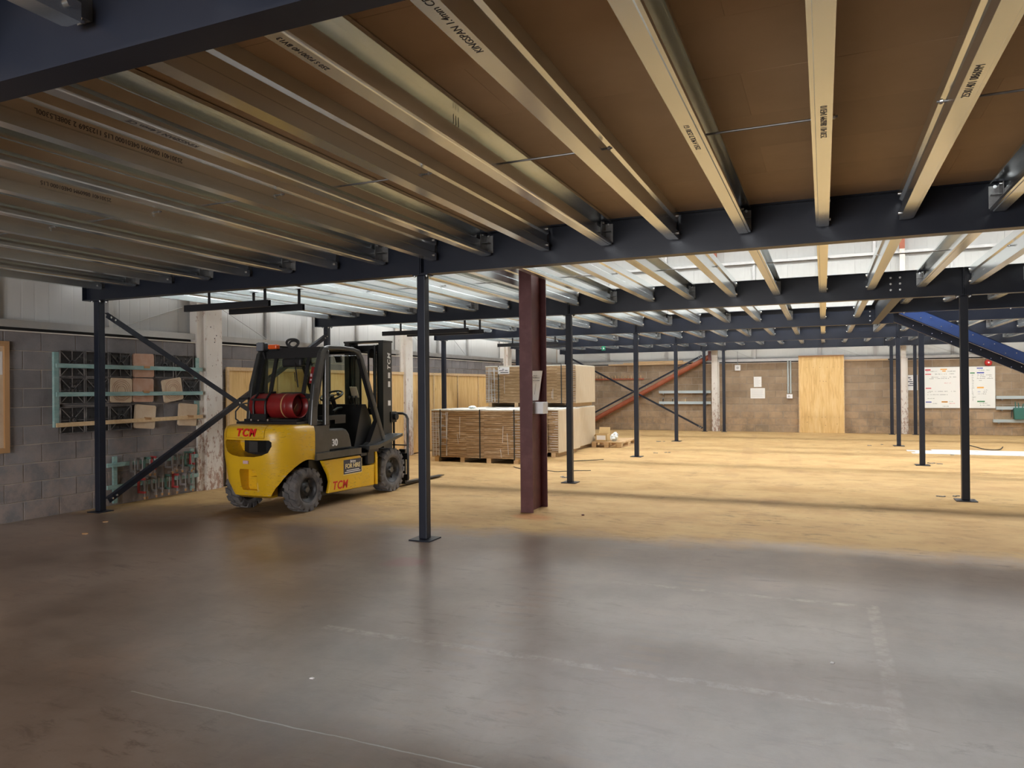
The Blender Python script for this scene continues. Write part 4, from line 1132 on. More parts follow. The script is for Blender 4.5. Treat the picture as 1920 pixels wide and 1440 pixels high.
# peg rail
t = thing('peg_rail', (-6.95, WY, 1.80), 'red peg rail with pale wooden pegs on the end wall', 'rail')
B().box(-8.3, -5.95, FY - 0.03, FY, 1.82, 1.87).build('board', 'red_oxide_bright', t)
pg = B().cyl((0, 0, 0), (0, -0.07, 0.10), 0.013, 8).mesh('peg', 'timber')
x = -7.82
while x < -6.0: place('peg', pg, t, Vector((x, FY - 0.03, 1.865)) - org(t)); x += 0.118
# timber lengths lying on the block wall ledge
for q, (x0, x1, y, z, lab) in enumerate(((-7.25, -4.45, WY + 0.02, 0, 'lowest and longest timber plank on the end wall ledge'), (-6.7, -4.2, WY + 0.03, 0.042, 'middle timber plank of the three on the ledge'),
                                          (-6.3, -4.55, WY + 0.02, 0.084, 'topmost timber plank of the three on the ledge'))):
    B().box(x0, x1, y - 0.10, y + 0.05, LEDGE + 0.015 + z, LEDGE + 0.055 + z).solo('timber_plank', 'timber', lab, 'plank', 'timber planks on the wall ledge')
B().box(0.62, 1.9, WY - 0.06, WY + 0.06, LEDGE + 0.015, LEDGE + 0.055).solo('timber_plank', 'timber', 'timber plank on the ledge right of the tall plywood sheet', 'plank', 'timber planks on the wall ledge')

# ------------------------------------------------------------------ wrapped packs of boards
def pack(x0, x1, y0, y1, z0, z1, label, straps, bearers=True, seed=1):
    rd = random.Random(seed)
    t = thing('board_pack', ((x0 + x1) / 2, (y0 + y1) / 2, z0), label, 'board pack', 'wrapped packs of flooring boards')
    zb = z0 + (0.10 if bearers else 0.06)
    if bearers:
        for k in range(4):
            xc = x0 + 0.12 + k * (x1 - x0 - 0.24) / 3
            B().box(xc - 0.05, xc + 0.05, y0 + 0.02, y1 - 0.02, z0, zb).build('bearer', 'timber', t)
    n = int(round((z1 - zb) / 0.040)); h = (z1 - zb) / n
    b = B()
    for k in range(n):
        ns = 5
        for s in range(ns):
            xa = x0 + (x1 - x0) * s / ns; xb = x0 + (x1 - x0) * (s + 1) / ns
            j = rd.uniform(0, 0.006)
            dz = 0.003 * ((s + k) % 2)
            b.box(xa, xb, y0 + 0.010 + j, y1 - 0.01, zb + k * h + dz, zb + (k + 1) * h - 0.007 + dz)
    b.build('boards', 'pack_boards', t, kind='stuff')
    B().box(x0 + 0.012, x1 - 0.012, y0 + 0.022, y1 - 0.022, zb, z1 - 0.01).build('board_core', 'pack_dark', t)
    # stretch film at the ends, cardboard over the top and the end
    B().box(x0 - 0.004, x1 + 0.004, y0 - 0.002, y1 + 0.004, z1 - 0.004, z1 + 0.022).build('top_sheet', 'pack_top', t)
    bevel(B().box(x1, x1 + 0.022, y0 + 0.004, y1 - 0.004, zb - 0.01, z1).build('end_sheet', 'pack_end', t), 0.01)
    f = B()
    for q in range(34):
        z = zb + 0.02 + (z1 - zb - 0.04) * q / 34.0 + rd.uniform(-.008, .008); xl = rd.uniform(0.12, 0.42)
        f.box(x0 + 0.004, x0 + xl, y0 + 0.002, y0 + 0.008, z - rd.uniform(0.002, 0.007), z + rd.uniform(0.002, 0.006))
        if q % 2: f.box(x1 - rd.uniform(0.06, 0.24), x1 - 0.004, y0 + 0.002, y0 + 0.008, z - 0.004, z + 0.004)
    for q in range(7):
        xx = x0 + rd.uniform(0.02, 0.40); f.bar((xx, y0 + 0.004, zb + 0.03), (xx + rd.uniform(-.06, .06), y0 + 0.004, z1 - 0.03), 0.012, 0.003, (0, 1, 0))
    for q in range(5):
        xx = x0 + rd.uniform(0.5, x1 - x0 - 0.1); za = rd.uniform(zb, z1 - 0.5); f.bar((xx, y0 + 0.004, za), (xx + rd.uniform(-.03, .03), y0 + 0.004, za + rd.uniform(.15, .5)), 0.008, 0.003, (0, 1, 0))
    f.build('stretch_film', 'film', t, kind='stuff')
    for fr in straps:
        xs = x0 + (x1 - x0) * fr
        B().box(xs - 0.012, xs + 0.012, y0 - 0.004, y0 + 0.002, zb - 0.02, z1 + 0.026).box(xs - 0.012, xs + 0.012, y0 - 0.004, y1 + 0.006, z1 + 0.022, z1 + 0.026).build('strap', 'strap', t)
    return t
def pack_mats():
    m, tt, b = nt('pack_boards')
    p = coords(tt, 'World')
    n = noise(tt, mapping(tt, p, (2.2, 1, 30)), 1.4, 5, 0.7)
    col = ramp(tt, n, [(0.30, (0.30, 0.185, 0.09)), (0.55, (0.44, 0.29, 0.155)), (0.64, (0.66, 0.51, 0.34))])
    tt.links.new(col, b.inputs['Base Color']); b.inputs['Roughness'].default_value = 0.8
    MATS['pack_boards'] = m
pack_mats()
mat('pack_dark', (0.16, 0.10, 0.05), 0.9)
mat('pack_top', (0.72, 0.70, 0.62), 0.5, 0, (0.62, 0.60, 0.54), 4)
mat('pack_end', (0.60, 0.50, 0.35), 0.5, 0, (0.68, 0.58, 0.43), 5, stretch=(1, 5, 0.6), bmp=0.3, bscale=5)
pk = pack(-7.84, -5.74, 13.85, 15.38, 0.0, 1.10, 'long low wrapped board pack at the front, behind the red column', (0.105, 0.555, 0.93), seed=3)
p2 = pack(-8.20, -5.515, 15.50, 17.08, 0.0, 1.06, 'low wrapped board pack behind the front one, by the red column', (0.15, 0.5, 0.88), seed=5)
p3 = pack(-8.25, -5.64, 17.16, 18.78, 0.0, 1.06, 'low wrapped board pack carrying the upper pack', (0.15, 0.5, 0.88), seed=6)
p4 = pack(-8.08, -5.63, 17.14, 18.76, 1.087, 2.12, 'upper wrapped board pack stacked on top of another pack', (0.15, 0.85), seed=9)
B().box(-7.72, -7.40, 17.132, 17.138, 1.93, 2.11).build('label_sheet', 'decal_white', p4, label='white printed label')
lb = B()
for q, (a, c, z) in enumerate(((-7.69, -7.56, 2.02), (-7.52, -7.45, 2.02), (-7.60, -7.55, 2.055), (-7.65, -7.43, 1.97), (-7.69, -7.66, 2.085))): lb.box(a, c, 17.129, 17.133, z - 0.008, z + 0.008)
lb.build('label_print', 'decal_navy', p4)
lb = B()
for k in range(12):
    a = k * 0.52; lb.cyl((-6.92 + 0.07 * math.cos(a), 14.0 + 0.05 * math.sin(a), 1.160), (-6.90 + 0.03 * math.cos(a), 14.0 + 0.02 * math.sin(a), 1.20), 0.03, 6, 0.01)
lb.solo('plastic_scrap', 'foil_bag', 'scrunched clear plastic scrap on top of the front pack', 'plastic')
# loose sheet edge beside the red column
# small pallet with a box and bag
pt = thing('wooden_pallet', (-5.33, 19.1, 0), 'small wooden pallet carrying a box and bag by the end wall', 'pallet')
x0, x1, y0, y1 = -5.59, -4.80, 18.34, 19.95
for q in range(7):
    yy = y0 + q * (y1 - y0 - 0.12) / 6
    B().box(x0, x1, yy, yy + 0.12, 0.125, 0.147).build('deck_slat', 'timber', pt)
for x in (x0, (x0 + x1) / 2 - 0.06, x1 - 0.12):
    B().box(x, x + 0.12, y0, y1, 0.103, 0.125).build('stringer_board', 'timber', pt)
    B().box(x, x + 0.12, y0, y1, 0.0, 0.022).build('bottom_board', 'timber', pt)
    for yy in (y0, (y0 + y1) / 2 - 0.07, y1 - 0.14): B().box(x, x + 0.12, yy, yy + 0.14, 0.022, 0.103).build('pallet_block', 'timber', pt)
bx = thing('cardboard_box', (-5.36, 18.6, 0.147), 'open cardboard box with a white label on the pallet', 'box')
a0, a1, c0, c1, h0, h1 = -5.52, -5.22, 18.46, 18.78, 0.148, 0.345
B().box(a0, a1, c0, c0 + 0.006, h0, h1).box(a0, a1, c1 - 0.006, c1, h0, h1).box(a0, a0 + 0.006, c0, c1, h0, h1).box(a1 - 0.006, a1, c0, c1, h0, h1).box(a0, a1, c0, c1, h0, h0 + 0.006).build('body', 'card', bx)
B().bar((a0 + 0.15, c1, h1), (a0 + 0.15, c1 + 0.05, h1 + 0.16), 0.30, 0.005, (0, -1, 0)).build('flap', 'card', bx)
B().bar((a0, (c0 + c1) / 2, h1), (a0 - 0.05, (c0 + c1) / 2, h1 - 0.06), 0.30, 0.005).build('flap', 'card', bx)
B().box(a0 + 0.03, a1 - 0.03, c0 - 0.002, c0, h0 + 0.04, h1 - 0.04).build('label_sheet', 'decal_white', bx)
def crumpled(name, c, r, sz, m, label, cat, seed):
    rd = random.Random(seed); b = B(); n, k = 14, 8; v = []; f = []
    for i in range(k + 1):
        ph = math.pi * i / k
        for j in range(n):
            a = 2 * math.pi * j / n; q = 1 + rd.uniform(-0.28, 0.28)
            v.append((c[0] + r * q * math.sin(ph) * math.cos(a) + 0.25 * r * (1 + math.cos(ph)), c[1] + r * q * math.sin(ph) * math.sin(a), c[2] + max(0, sz * (0.5 + 0.5 * math.cos(ph) * (1 + rd.uniform(-.1, .1))))))
    for i in range(k):
        for j in range(n): f.append((i * n + j, (i + 1) * n + j, (i + 1) * n + (j + 1) % n, i * n + (j + 1) % n))
    b.add(v, f)
    return b.solo(name, m, label, cat)
crumpled('plastic_bag', (-5.08, 18.62, 0.148), 0.10, 0.24, 'foil_bag', 'crumpled pale plastic bag beside the cardboard box', 'bag', 4)
crumpled('card_scrap', (-5.53, 18.95, 0.148), 0.05, 0.11, 'card', 'crumpled card scrap left of the cardboard box', 'scrap', 8)

# ------------------------------------------------------------------ loose things on the floor
for q, (xa, xb, yc, w, z, rz, lab) in enumerate(((1.85, 6.9, 18.94, 0.22, 0.0, 0.003, 'front flat white length on the floor below the whiteboard'), (1.95, 6.6, 19.24, 0.24, 0.0, -0.004, 'second flat white length from the front on the floor'),
                                                (1.80, 7.0, 19.55, 0.24, 0.0, 0.005, 'third flat white length on the floor by the post'), (2.35, 7.2, 19.88, 0.24, 0.0, 0.002, 'rear flat white length on the floor'),
                                                (2.2, 6.8, 19.40, 0.22, 0.013, 0.022, 'white length lying crooked on top of the others'))):
    b = B(); c = (xa + xb) / 2; L = (xb - xa) / 2; ca, sa = math.cos(rz), math.sin(rz)
    pr_ = []
    for u, v in ((-L, -w / 2), (L, -w / 2), (L, w / 2), (-L, w / 2)): pr_.append((c + u * ca - v * sa, yc + u * sa + v * ca))
    b.prism(pr_, 'z', z, z + 0.012)
    b.solo('white_length', 'white_plastic', lab, 'plank', 'white lengths on the floor')
def cable(pts, r, lab, m='hose'):
    P = [Vector((x, y, z)) for x, y, z in pts]; out = []
    for i in range(len(P) - 1):
        a, b_, c, d = P[max(i - 1, 0)], P[i], P[i + 1], P[min(i + 2, len(P) - 1)]
        for k in range(6):
            u = k / 6.0
            out.append(0.5 * ((2 * b_) + (c - a) * u + (2 * a - 5 * b_ + 4 * c - d) * u * u + (3 * b_ - a - 3 * c + d) * u ** 3))
    out.append(P[-1])
    return B().tube(out, r, 6).solo('cable', m, lab, 'cable')
cable([(3.40, 21.65, 0.012), (3.46, 20.9, 0.013), (3.55, 20.30, 0.013), (3.8, 20.35, 0.013), (4.05, 21.25, 0.012)], 0.011, 'thin dark cable looping behind the white lengths')
cable([(-5.70, 13.38, 0.007), (-5.46, 13.12, 0.007), (-4.83, 12.95, 0.007), (-4.59, 12.86, 0.007), (-4.33, 13.10, 0.007), (-4.05, 13.22, 0.007)], 0.007, 'dark cable on the floor behind the red column')
cable([(-4.95, 14.75, 0.007), (-4.7, 15.0, 0.007), (-4.40, 15.3, 0.007)], 0.007, 'short dark cable on the floor right of the board packs')
fx = [(1.513, 11.76, 'left pair of loose fixings by the foot of the tall right post'), (1.671, 11.87, 'loose fixings touching the base plate of the tall right post'), (1.95, 16.6, 'loose fixings right of the stair-top post foot'),
      (2.06, 16.53, 'outermost loose fixings right of the stair-top post foot'), (1.40, 21.28, 'loose fixings left of the post before the end wall column'), (1.07, 20.83, 'leftmost loose fixings before the tall plywood sheet'),
      (2.61, 18.62, 'two dark scraps in front of the white lengths'), (-4.38, 20.73, 'loose fixings left of the fourth middle-row post'), (-4.25, 20.77, 'second loose fixings left of the fourth middle-row post'),
      (-3.62, 17.14, 'loose fixings beyond the third middle-row post'), (-3.44, 17.35, 'second loose fixings beyond the third middle-row post'), (-4.27, 12.11, 'loose fixings left of the post beside the red column'), (-4.18, 12.06, 'small washer scatter by the post beside the red column')]
for q, (x, y, lab) in enumerate(fx):
    rd = random.Random(q); b = B()
    for k in range(3):
        a = rd.uniform(0, 3.1); xx = x + rd.uniform(-.04, .04); yy = y + rd.uniform(-.05, .05)
        b.bar((xx, yy, 0.008), (xx + 0.05 * math.cos(a), yy + 0.05 * math.sin(a), 0.010), 0.014, 0.012)
        b.cyl((xx + 0.05 * math.cos(a), yy + 0.05 * math.sin(a), 0.0), (xx + 0.05 * math.cos(a), yy + 0.05 * math.sin(a), 0.014), 0.014, 6)
    b.solo('loose_fixings', 'galv_dark', lab, 'fixings', 'loose fixings on the floor')
for x, y, lab in ((0.02, 4.55, 'tiny white scrap on the near floor inside the chalk lines'), (-2.62, 3.25, 'tiny white speck of litter on the near floor')):
    B().prism([(x, y), (x + 0.02, y + 0.004), (x + 0.024, y + 0.014), (x + 0.006, y + 0.016)], 'z', 0.0, 0.006).solo('paper_scrap', 'paper', lab, 'scrap')
for x, y, lab, r in ((-2.75, 8.62, 'small clod of red dirt right of the red column foot', 0.014), (-8.05, 6.2, 'dark fallen leaf on the floor near the side wall', 0.03), (-7.6, 5.6, 'second dark scrap on the floor near the side wall', 0.03)):
    b = B(); n = 7
    v = [(x + r * random.uniform(0.6, 1.5) * math.cos(2 * math.pi * k / n), y + r * random.uniform(0.6, 1.2) * math.sin(2 * math.pi * k / n)) for k in range(n)]
    b.prism(v, 'z', 0, 0.008 if r > 0.02 else 0.016).solo('floor_scrap', 'oak' if r > 0.02 else 'red_oxide', lab, 'scrap')

# ------------------------------------------------------------------ forklift (built in its own frame: x to its right, y forwards)
FX, FYY = -6.73, 7.15
fk = thing('forklift', (FX, FYY, 0), 'yellow and black gas forklift truck parked facing away from the camera', 'forklift')
ORG['_fk'] = Vector((0, 0, 0))
def fpart(b, name, m, parent=None, **kw):
    o = place(name, b.mesh(name, m), parent if parent is not None else fk)
    if kw: tag(o, **kw)
    return o
def rrect(hw, y0, y1, r, n=7):
    """plan outline: rounded rear corners (towards -y), square front corners"""
    p = [(-hw, y1), ]
    for k in range(n + 1):
        a = math.pi + (math.pi / 2) * k / n
        p.append((-hw + r + r * math.cos(a), y0 + r + r * math.sin(a)))
    for k in range(n + 1):
        a = 1.5 * math.pi + (math.pi / 2) * k / n
        p.append((hw - r + r * math.cos(a), y0 + r + r * math.sin(a)))
    p.append((hw, y1))
    return p
def loft(rings):
    b = B(); n = len(rings[0][1]); v = []; f = []
    for z, pl in rings: v += [(x, y, z) for x, y in pl]
    for k in range(len(rings) - 1):
        for i in range(n):
            j = (i + 1) % n
            f.append((k * n + i, k * n + j, (k + 1) * n + j, (k + 1) * n + i))
    b.add(v, f, True)
    b.add(v, [tuple(range(n - 1, -1, -1)), tuple(range((len(rings) - 1) * n, len(rings) * n))])
    return b
def weld(me):
    import bmesh
    bm = bmesh.new(); bm.from_mesh(me); bmesh.ops.remove_doubles(bm, verts=bm.verts, dist=1e-5)
    bmesh.ops.recalc_face_normals(bm, faces=bm.faces); bm.to_mesh(me); bm.free()
    return me
def cut(o, cutters):
    """boolean difference, applied"""
    weld(o.data); tmp = []
    for b in cutters:
        c = place('cutter', weld(b.mesh('cutter', 'cab_black')))
        md = o.modifiers.new('cut', 'BOOLEAN'); md.object = c; md.operation = 'DIFFERENCE'; md.solver = 'EXACT'
        tmp.append(c)
    par, loc = o.parent, o.location.copy()
    o.parent = None; o.location = (0, 0, 0)
    bpy.context.view_layer.update()
    me = bpy.data.meshes.new_from_object(o.evaluated_get(bpy.context.evaluated_depsgraph_get()))
    mats = list(o.data.materials)
    o.modifiers.clear(); o.data = me
    me.materials.clear()
    for m in mats: me.materials.append(m)
    o.parent, o.location = par, loc
    for c in tmp: bpy.data.objects.remove(c)
    return o
Y1 = 0.63
prof = [(0.205, 0.38, 0.16, 0.22), (0.24, 0.46, 0.10, 0.26), (0.42, 0.53, 0.055, 0.31), (0.58, 0.56, 0.03, 0.35), (0.74, 0.577, 0.005, 0.37), (0.90, 0.58, 0.0, 0.37), (1.03, 0.578, 0.004, 0.36),
        (1.085, 0.568, 0.018, 0.35), (1.115, 0.55, 0.04, 0.33), (1.135, 0.515, 0.075, 0.30), (1.14, 0.47, 0.12, 0.26)]
cw = fpart(loft([(z, rrect(hw, y0, Y1, r)) for z, hw, y0, r in prof]), 'counterweight', 'forklift_yellow')
slot = [(-0.345, 0.955), (0.345, 0.955), (0.375, 0.93), (0.375, 0.88), (0.33, 0.80), (0.24, 0.762), (0.12, 0.742), (-0.12, 0.742), (-0.24, 0.762), (-0.33, 0.80), (-0.375, 0.88), (-0.375, 0.93)]
low = [(-0.125, 0.31), (0.115, 0.31), (0.135, 0.34), (0.135, 0.555), (0.115, 0.585), (-0.125, 0.585), (-0.145, 0.555), (-0.145, 0.34)]
cut(cw, [B().cyl((-0.9, 0.51, 0.285), (-0.24, 0.51, 0.285), 0.395, 40), B().cyl((0.24, 0.51, 0.285), (0.9, 0.51, 0.285), 0.395, 40), B().box(-0.9, 0.9, 0.30, 1.2, 0.0, 0.60), B().prism(slot, 'y', -0.2, 0.30), B().prism(low, 'y', -0.2, 0.20),
         B().box(-0.36, -0.352, -0.2, 0.62, 0.985, 1.3), B().box(0.28, 0.288, -0.2, 0.62, 0.985, 1.3), B().box(-0.36, 0.288, -0.2, 0.045, 0.978, 0.986)])
for p in cw.data.polygons: p.use_smooth = True
try: cw.data.set_sharp_from_angle(angle=math.radians(38))
except Exception: pass
fpart(B().box(-0.30, 0.30, 0.295, 0.31, 0.74, 0.96), 'grille', 'cab_black', cw)
fpart(B().box(-0.08, 0.06, 0.14, 0.30, 0.79, 0.93), 'counterweight_block', 'cab_grey', cw, label='grey box inside the rear slot')
fpart(B().cyl((0.085, 0.12, 0.30), (0.085, 0.12, 0.60), 0.018, 12).box(0.0, 0.13, 0.08, 0.25, 0.46, 0.485), 'towing_pin', 'forklift_yellow', cw)
fpart(B().box(-0.05, 0.03, -0.003, 0.012, 0.655, 0.695), 'sticker', 'decal_pink', cw, label='small pink sticker')
fpart(B().box(-0.40, 0.40, 0.30, 0.78, 0.22, 0.40).box(-0.48, 0.48, 0.62, 2.15, 0.15, 0.66), 'chassis', 'cab_black', fk)
fpart(B().cyl((-0.46, 0.51, 0.285), (0.46, 0.51, 0.285), 0.06, 12).box(-0.3, 0.3, 0.42, 0.60, 0.20, 0.36).cyl((-0.30, 0.36, 0.36), (0.38, 0.36, 0.36), 0.03, 10), 'steer_axle', 'cab_black')
text_mesh('TCM', 0.135, 'decal_red', cw, Matrix.Translation(org(cw)) @ frame_mat((-0.005, 0.004, 1.045), (1.25, 0, 0), (0, 0, 1)), 'lettering', 0.22, 0.005, 0.006, 1.2)
# side frame plates with the lower step and the sill above
side = [(0.772, 0.637), (1.66, 0.637), (1.66, 0.47), (2.00, 0.47), (1.985, 0.165), (0.90, 0.185), (0.945, 0.33), (0.915, 0.43)]
for s in (-1, 1):
    o = fpart(B().prism(side, 'x', s * 0.53, s * 0.585), 'side_frame', 'forklift_yellow'); bevel(o, 0.012, 2)
    fpart(B().box(min(s * 0.40, s * 0.61), max(s * 0.40, s * 0.61), 0.63, 1.63, 0.655, 0.745), 'running_board', 'cab_grey')
    fpart(B().box(min(s * 0.42, s * 0.60), max(s * 0.42, s * 0.60), 1.63, 1.78, 0.62, 0.66), 'step_bracket', 'cab_black')
    fpart(B().box(min(s * 0.46, s * 0.60), max(s * 0.46, s * 0.60), 1.80, 1.96, 0.49, 0.70), 'step_box', 'cab_black')
    # yellow mud-flap edge and the raked front fender
    fpart(B().prism([(2.02, 0.17), (2.05, 0.17), (2.05, 0.60), (2.02, 0.69), (1.95, 0.715), (1.95, 0.69), (2.0, 0.665)], 'x', s * 0.42, s * 0.60), 'fender_edge', 'forklift_yellow')
    fpart(B().prism([(1.80, 0.70), (2.05, 0.70), (2.72, 0.845), (2.72, 0.885), (2.05, 0.755), (1.80, 0.755)], 'x', s * 0.38, s * 0.63), 'front_fender', 'cab_grey')
    fpart(B().prism([(1.80, 0.66), (2.05, 0.66), (2.05, 0.70), (1.80, 0.70)], 'x', s * 0.40, s * 0.62), 'fender_lip', 'cab_black')
# hire sticker on the side
sk = fpart(B().box(0.585, 0.587, 1.235, 1.66, 0.40, 0.60), 'hire_sticker', 'decal_navy', fk, label='dark sticker reading FOR HIRE')
MO = Matrix.Translation(Vector((FX, FYY, 0)))
def ftext(s, size, m, parent, o, x, y, **kw):
    return text_mesh(s, size, m, parent, MO @ frame_mat(o, x, y), **kw)
ftext('FOR HIRE', 0.088, 'decal_cream', sk, (0.588, 1.45, 0.505), (0, 1, 0), (0, 0, 1), off=0.002, spacing=0.95)
ftext('Briggs', 0.055, 'decal_white', sk, (0.588, 1.45, 0.568), (0, 1, 0), (0, 0, 1), shear=0.2, off=0.001)
fpart(B().box(0.587, 0.588, 1.30, 1.60, 0.442, 0.454).box(0.587, 0.588, 1.26, 1.63, 0.418, 0.430), 'small_print', 'decal_white', sk)
fpart(B().box(0.585, 0.5862, 1.225, 1.67, 0.39, 0.40).box(0.585, 0.5862, 1.66, 1.672, 0.40, 0.60), 'sticker_border', 'decal_cream', sk)
sf = [o for o in fk.children if o.name.startswith('side_frame')][-1]
ftext('TCM', 0.155, 'decal_red', sf, (0.586, 1.15, 0.265), (0, 1, -0.02), (0, 0, 1), shear=0.22, off=0.004, spacing=1.1)
# engine hood and its side
hood = fpart(B().prism([(0.97, 0.745), (1.53, 0.745), (1.50, 0.86), (1.46, 0.96), (1.40, 1.02), (1.33, 1.04), (0.97, 1.05)], 'x', -0.50, 0.525), 'engine_hood', 'cab_grey'); bevel(hood, 0.03, 3)
ftext('30', 0.13, 'decal_white', hood, (0.527, 1.12, 0.85), (0, 1, 0), (0, 0, 1), off=0.004, ext=0.002)
fpart(B().box(-0.48, 0.48, 0.62, 0.97, 0.66, 1.12), 'engine_bay', 'cab_black')
# cab side panels with the two legs of the rear pillar
for s in (-1, 1):
    a, c = s * 0.495, s * 0.555
    fpart(B().prism([(0.63, 0.745), (0.965, 0.745), (0.965, 1.10), (0.585, 1.11), (0.60, 0.90)], 'x', a, c), 'cab_side_panel', 'cab_grey')
    o = fpart(B().prism([(0.585, 1.11), (0.715, 1.11), (0.735, 1.45), (0.755, 1.62), (0.86, 1.98), (0.965, 2.10), (0.965, 2.165), (0.87, 2.165), (0.80, 2.09), (0.655, 1.66), (0.62, 1.45)], 'x', a, c), 'rear_pillar', 'cab_grey'); bevel(o, 0.012, 2)
    if s > 0:
        g = B()
        for q in range(14): g.box(0.555, 0.558, 0.645 + 0.0075 * q / 3, 0.70 + 0.0075 * q / 3, 1.36 + q * 0.018, 1.37 + q * 0.018)
        fpart(g, 'vent_slot', 'cab_black', o)
    o = fpart(B().prism([(0.885, 1.10), (0.965, 1.10), (0.97, 1.6), (0.985, 2.12), (0.90, 2.12), (0.89, 1.6)], 'x', a, c), 'door_pillar', 'cab_grey'); bevel(o, 0.012, 2)
    # overhead guard rail running into the windscreen pillar
    path = [(0.88, 2.135), (1.0, 2.158), (1.3, 2.165), (1.55, 2.155), (1.68, 2.12), (1.76, 2.03), (1.985, 1.54), (2.18, 1.12), (2.33, 0.80)]
    up = []; dn = []
    for k, (u, v) in enumerate(path):
        p0 = Vector(path[max(k - 1, 0)]); p1 = Vector(path[min(k + 1, len(path) - 1)]); d = (p1 - p0).normalized(); nn = Vector((-d.y, d.x))
        w = 0.030 if k < 4 else 0.036
        up.append((u + nn.x * w, v + nn.y * w)); dn.append((u - nn.x * w, v - nn.y * w))
    o = fpart(B().prism(up + dn[::-1], 'x', s * 0.49, s * 0.55), 'guard_rail', 'cab_grey'); bevel(o, 0.012, 2)
    fpart(B().prism([(u + 0.045 * 0 - 0.055, v) for u, v in path[5:]] + [(u - 0.03, v) for u, v in path[5:]][::-1], 'x', s * 0.48, s * 0.545), 'door_seal', 'cab_black')
    # dark skirt below the screen pillar
    fpart(B().prism([(2.14, 1.10), (2.36, 0.78), (2.36, 0.74), (1.80, 0.74), (1.95, 0.80)], 'x', s * 0.46, s * 0.54), 'cab_skirt', 'cab_black')
# roof of the guard
fpart(B().box(-0.49, 0.49, 0.86, 0.96, 2.09, 2.165).box(-0.49, 0.49, 1.60, 1.68, 2.10, 2.155), 'roof_cross_bar', 'cab_black')
for q in range(6):
    fpart(B().box(-0.42 + q * 0.155, -0.37 + q * 0.155, 0.95, 1.62, 2.125, 2.15), 'roof_slat', 'cab_black')
fpart(B().box(-0.47, 0.47, 0.95, 1.62, 2.152, 2.160), 'roof_panel', 'cab_black')
# rear window: frame, glass, wiper
def tilt(z): return 0.64 + (z - 1.15) * 0.27
zf0, zf1 = 1.18, 2.08
for x in (-0.50, 0.50):
    fpart(B().bar((x, tilt(zf0), zf0), (x, tilt(zf1), zf1), 0.10, 0.06, (0, 1, 0)), 'rear_window_post', 'cab_black')
for x in (-0.26, 0.30):
    fpart(B().bar((x, tilt(1.5), 1.50), (x, tilt(zf1), zf1), 0.05, 0.03, (0, 1, 0)), 'window_mullion', 'cab_black')
fpart(B().bar((-0.48, tilt(1.50), 1.50), (0.48, tilt(1.50), 1.50), 0.06, 0.06).bar((-0.48, tilt(zf1), zf1 - 0.01), (0.48, tilt(zf1), zf1 - 0.01), 0.06, 0.10), 'window_rail', 'cab_black')
fpart(B().bar((0.0, tilt(1.52), 1.52), (0.0, tilt(2.05), 2.05), 0.94, 0.004, (0, 1, 0)), 'rear_glass', 'cab_glass')
fpart(B().bar((0.08, tilt(2.0) - 0.03, 2.0), (0.22, tilt(1.62) - 0.03, 1.62), 0.014, 0.012, (0, 1, 0)).bar((-0.02, tilt(1.96) - 0.03, 1.93), (0.10, tilt(1.96) - 0.03, 2.02), 0.01, 0.01, (0, 1, 0)).cyl((0.12, tilt(1.8) - 0.03, 1.82), (0.16, tilt(1.7) - 0.03, 1.70), 0.006, 6), 'wiper', 'cab_black')
bx_ = fpart(B().box(-0.14, 0.20, tilt(1.95) - 0.03, tilt(1.95) + 0.06, 1.90, 2.02), 'wiper_motor_cover', 'cab_black'); bevel(bx_, 0.03, 3)
for x, z, rr in ((-0.545, 1.74, 'l'), (0.435, 1.78, 'r')):
    o = fpart(B().bar((x, tilt(z - 0.11) - 0.045, z - 0.11), (x, tilt(z + 0.11) - 0.045, z + 0.11), 0.05, 0.02, (0, 1, 0)), 'tail_light', 'lpg_red')
    fpart(B().box(x - 0.012, x + 0.012, tilt(z) - 0.075, tilt(z) - 0.055, z - 0.08, z - 0.05).box(x - 0.012, x + 0.012, tilt(z) - 0.07, tilt(z) - 0.05, z - 0.02, z + 0.02), 'lens_mark', 'decal_pink', o, kind='stuff')
# windscreen and the far side glass
fpart(B().bar((0.0, 1.74, 2.08), (0.0, 2.28, 0.92), 0.96, 0.005, (0, 1, 0)), 'windscreen', 'cab_glass')
for s in (-1, 1):
    fpart(B().prism([(1.0, 1.12), (2.14, 1.12), (1.78, 1.98), (1.66, 2.08), (1.0, 2.10)], 'x', s * 0.515, s * 0.519), 'side_glass', 'cab_glass') if s < 0 else None
# cowl, dash, seat, steering
fpart(B().prism([(1.72, 0.74), (2.20, 0.74), (2.16, 1.12), (2.02, 1.36), (1.92, 1.36), (1.82, 1.05)], 'x', -0.46, 0.42), 'dashboard', 'cab_black')
fpart(B().box(-0.45, 0.45, 1.50, 2.20, 0.70, 0.75), 'cab_floor', 'cab_black')
ss = fpart(B().box(-0.24, 0.24, 0.98, 1.42, 1.05, 1.16), 'seat', 'vinyl'); bevel(ss, 0.035, 3)
sb = fpart(B().prism([(0.90, 1.14), (1.02, 1.12), (0.98, 1.50), (0.92, 1.56), (0.86, 1.54)], 'x', -0.22, 0.22), 'backrest', 'vinyl'); bevel(sb, 0.03, 3)
fpart(B().tube([(0.14, 1.60, 1.26), (0.10, 1.75, 1.30), (0.05, 1.98, 1.30)], 0.022).box(0.30, 0.36, 1.35, 1.60, 1.10, 1.22).box(0.26, 0.40, 1.1, 1.35, 1.16, 1.22), 'control_console', 'cab_black')
swc = Vector((-0.02, 1.78, 1.49)); ax = Vector((0, -0.42, 0.9)).normalized(); e1 = Vector((1, 0, 0)); e2 = ax.cross(e1)
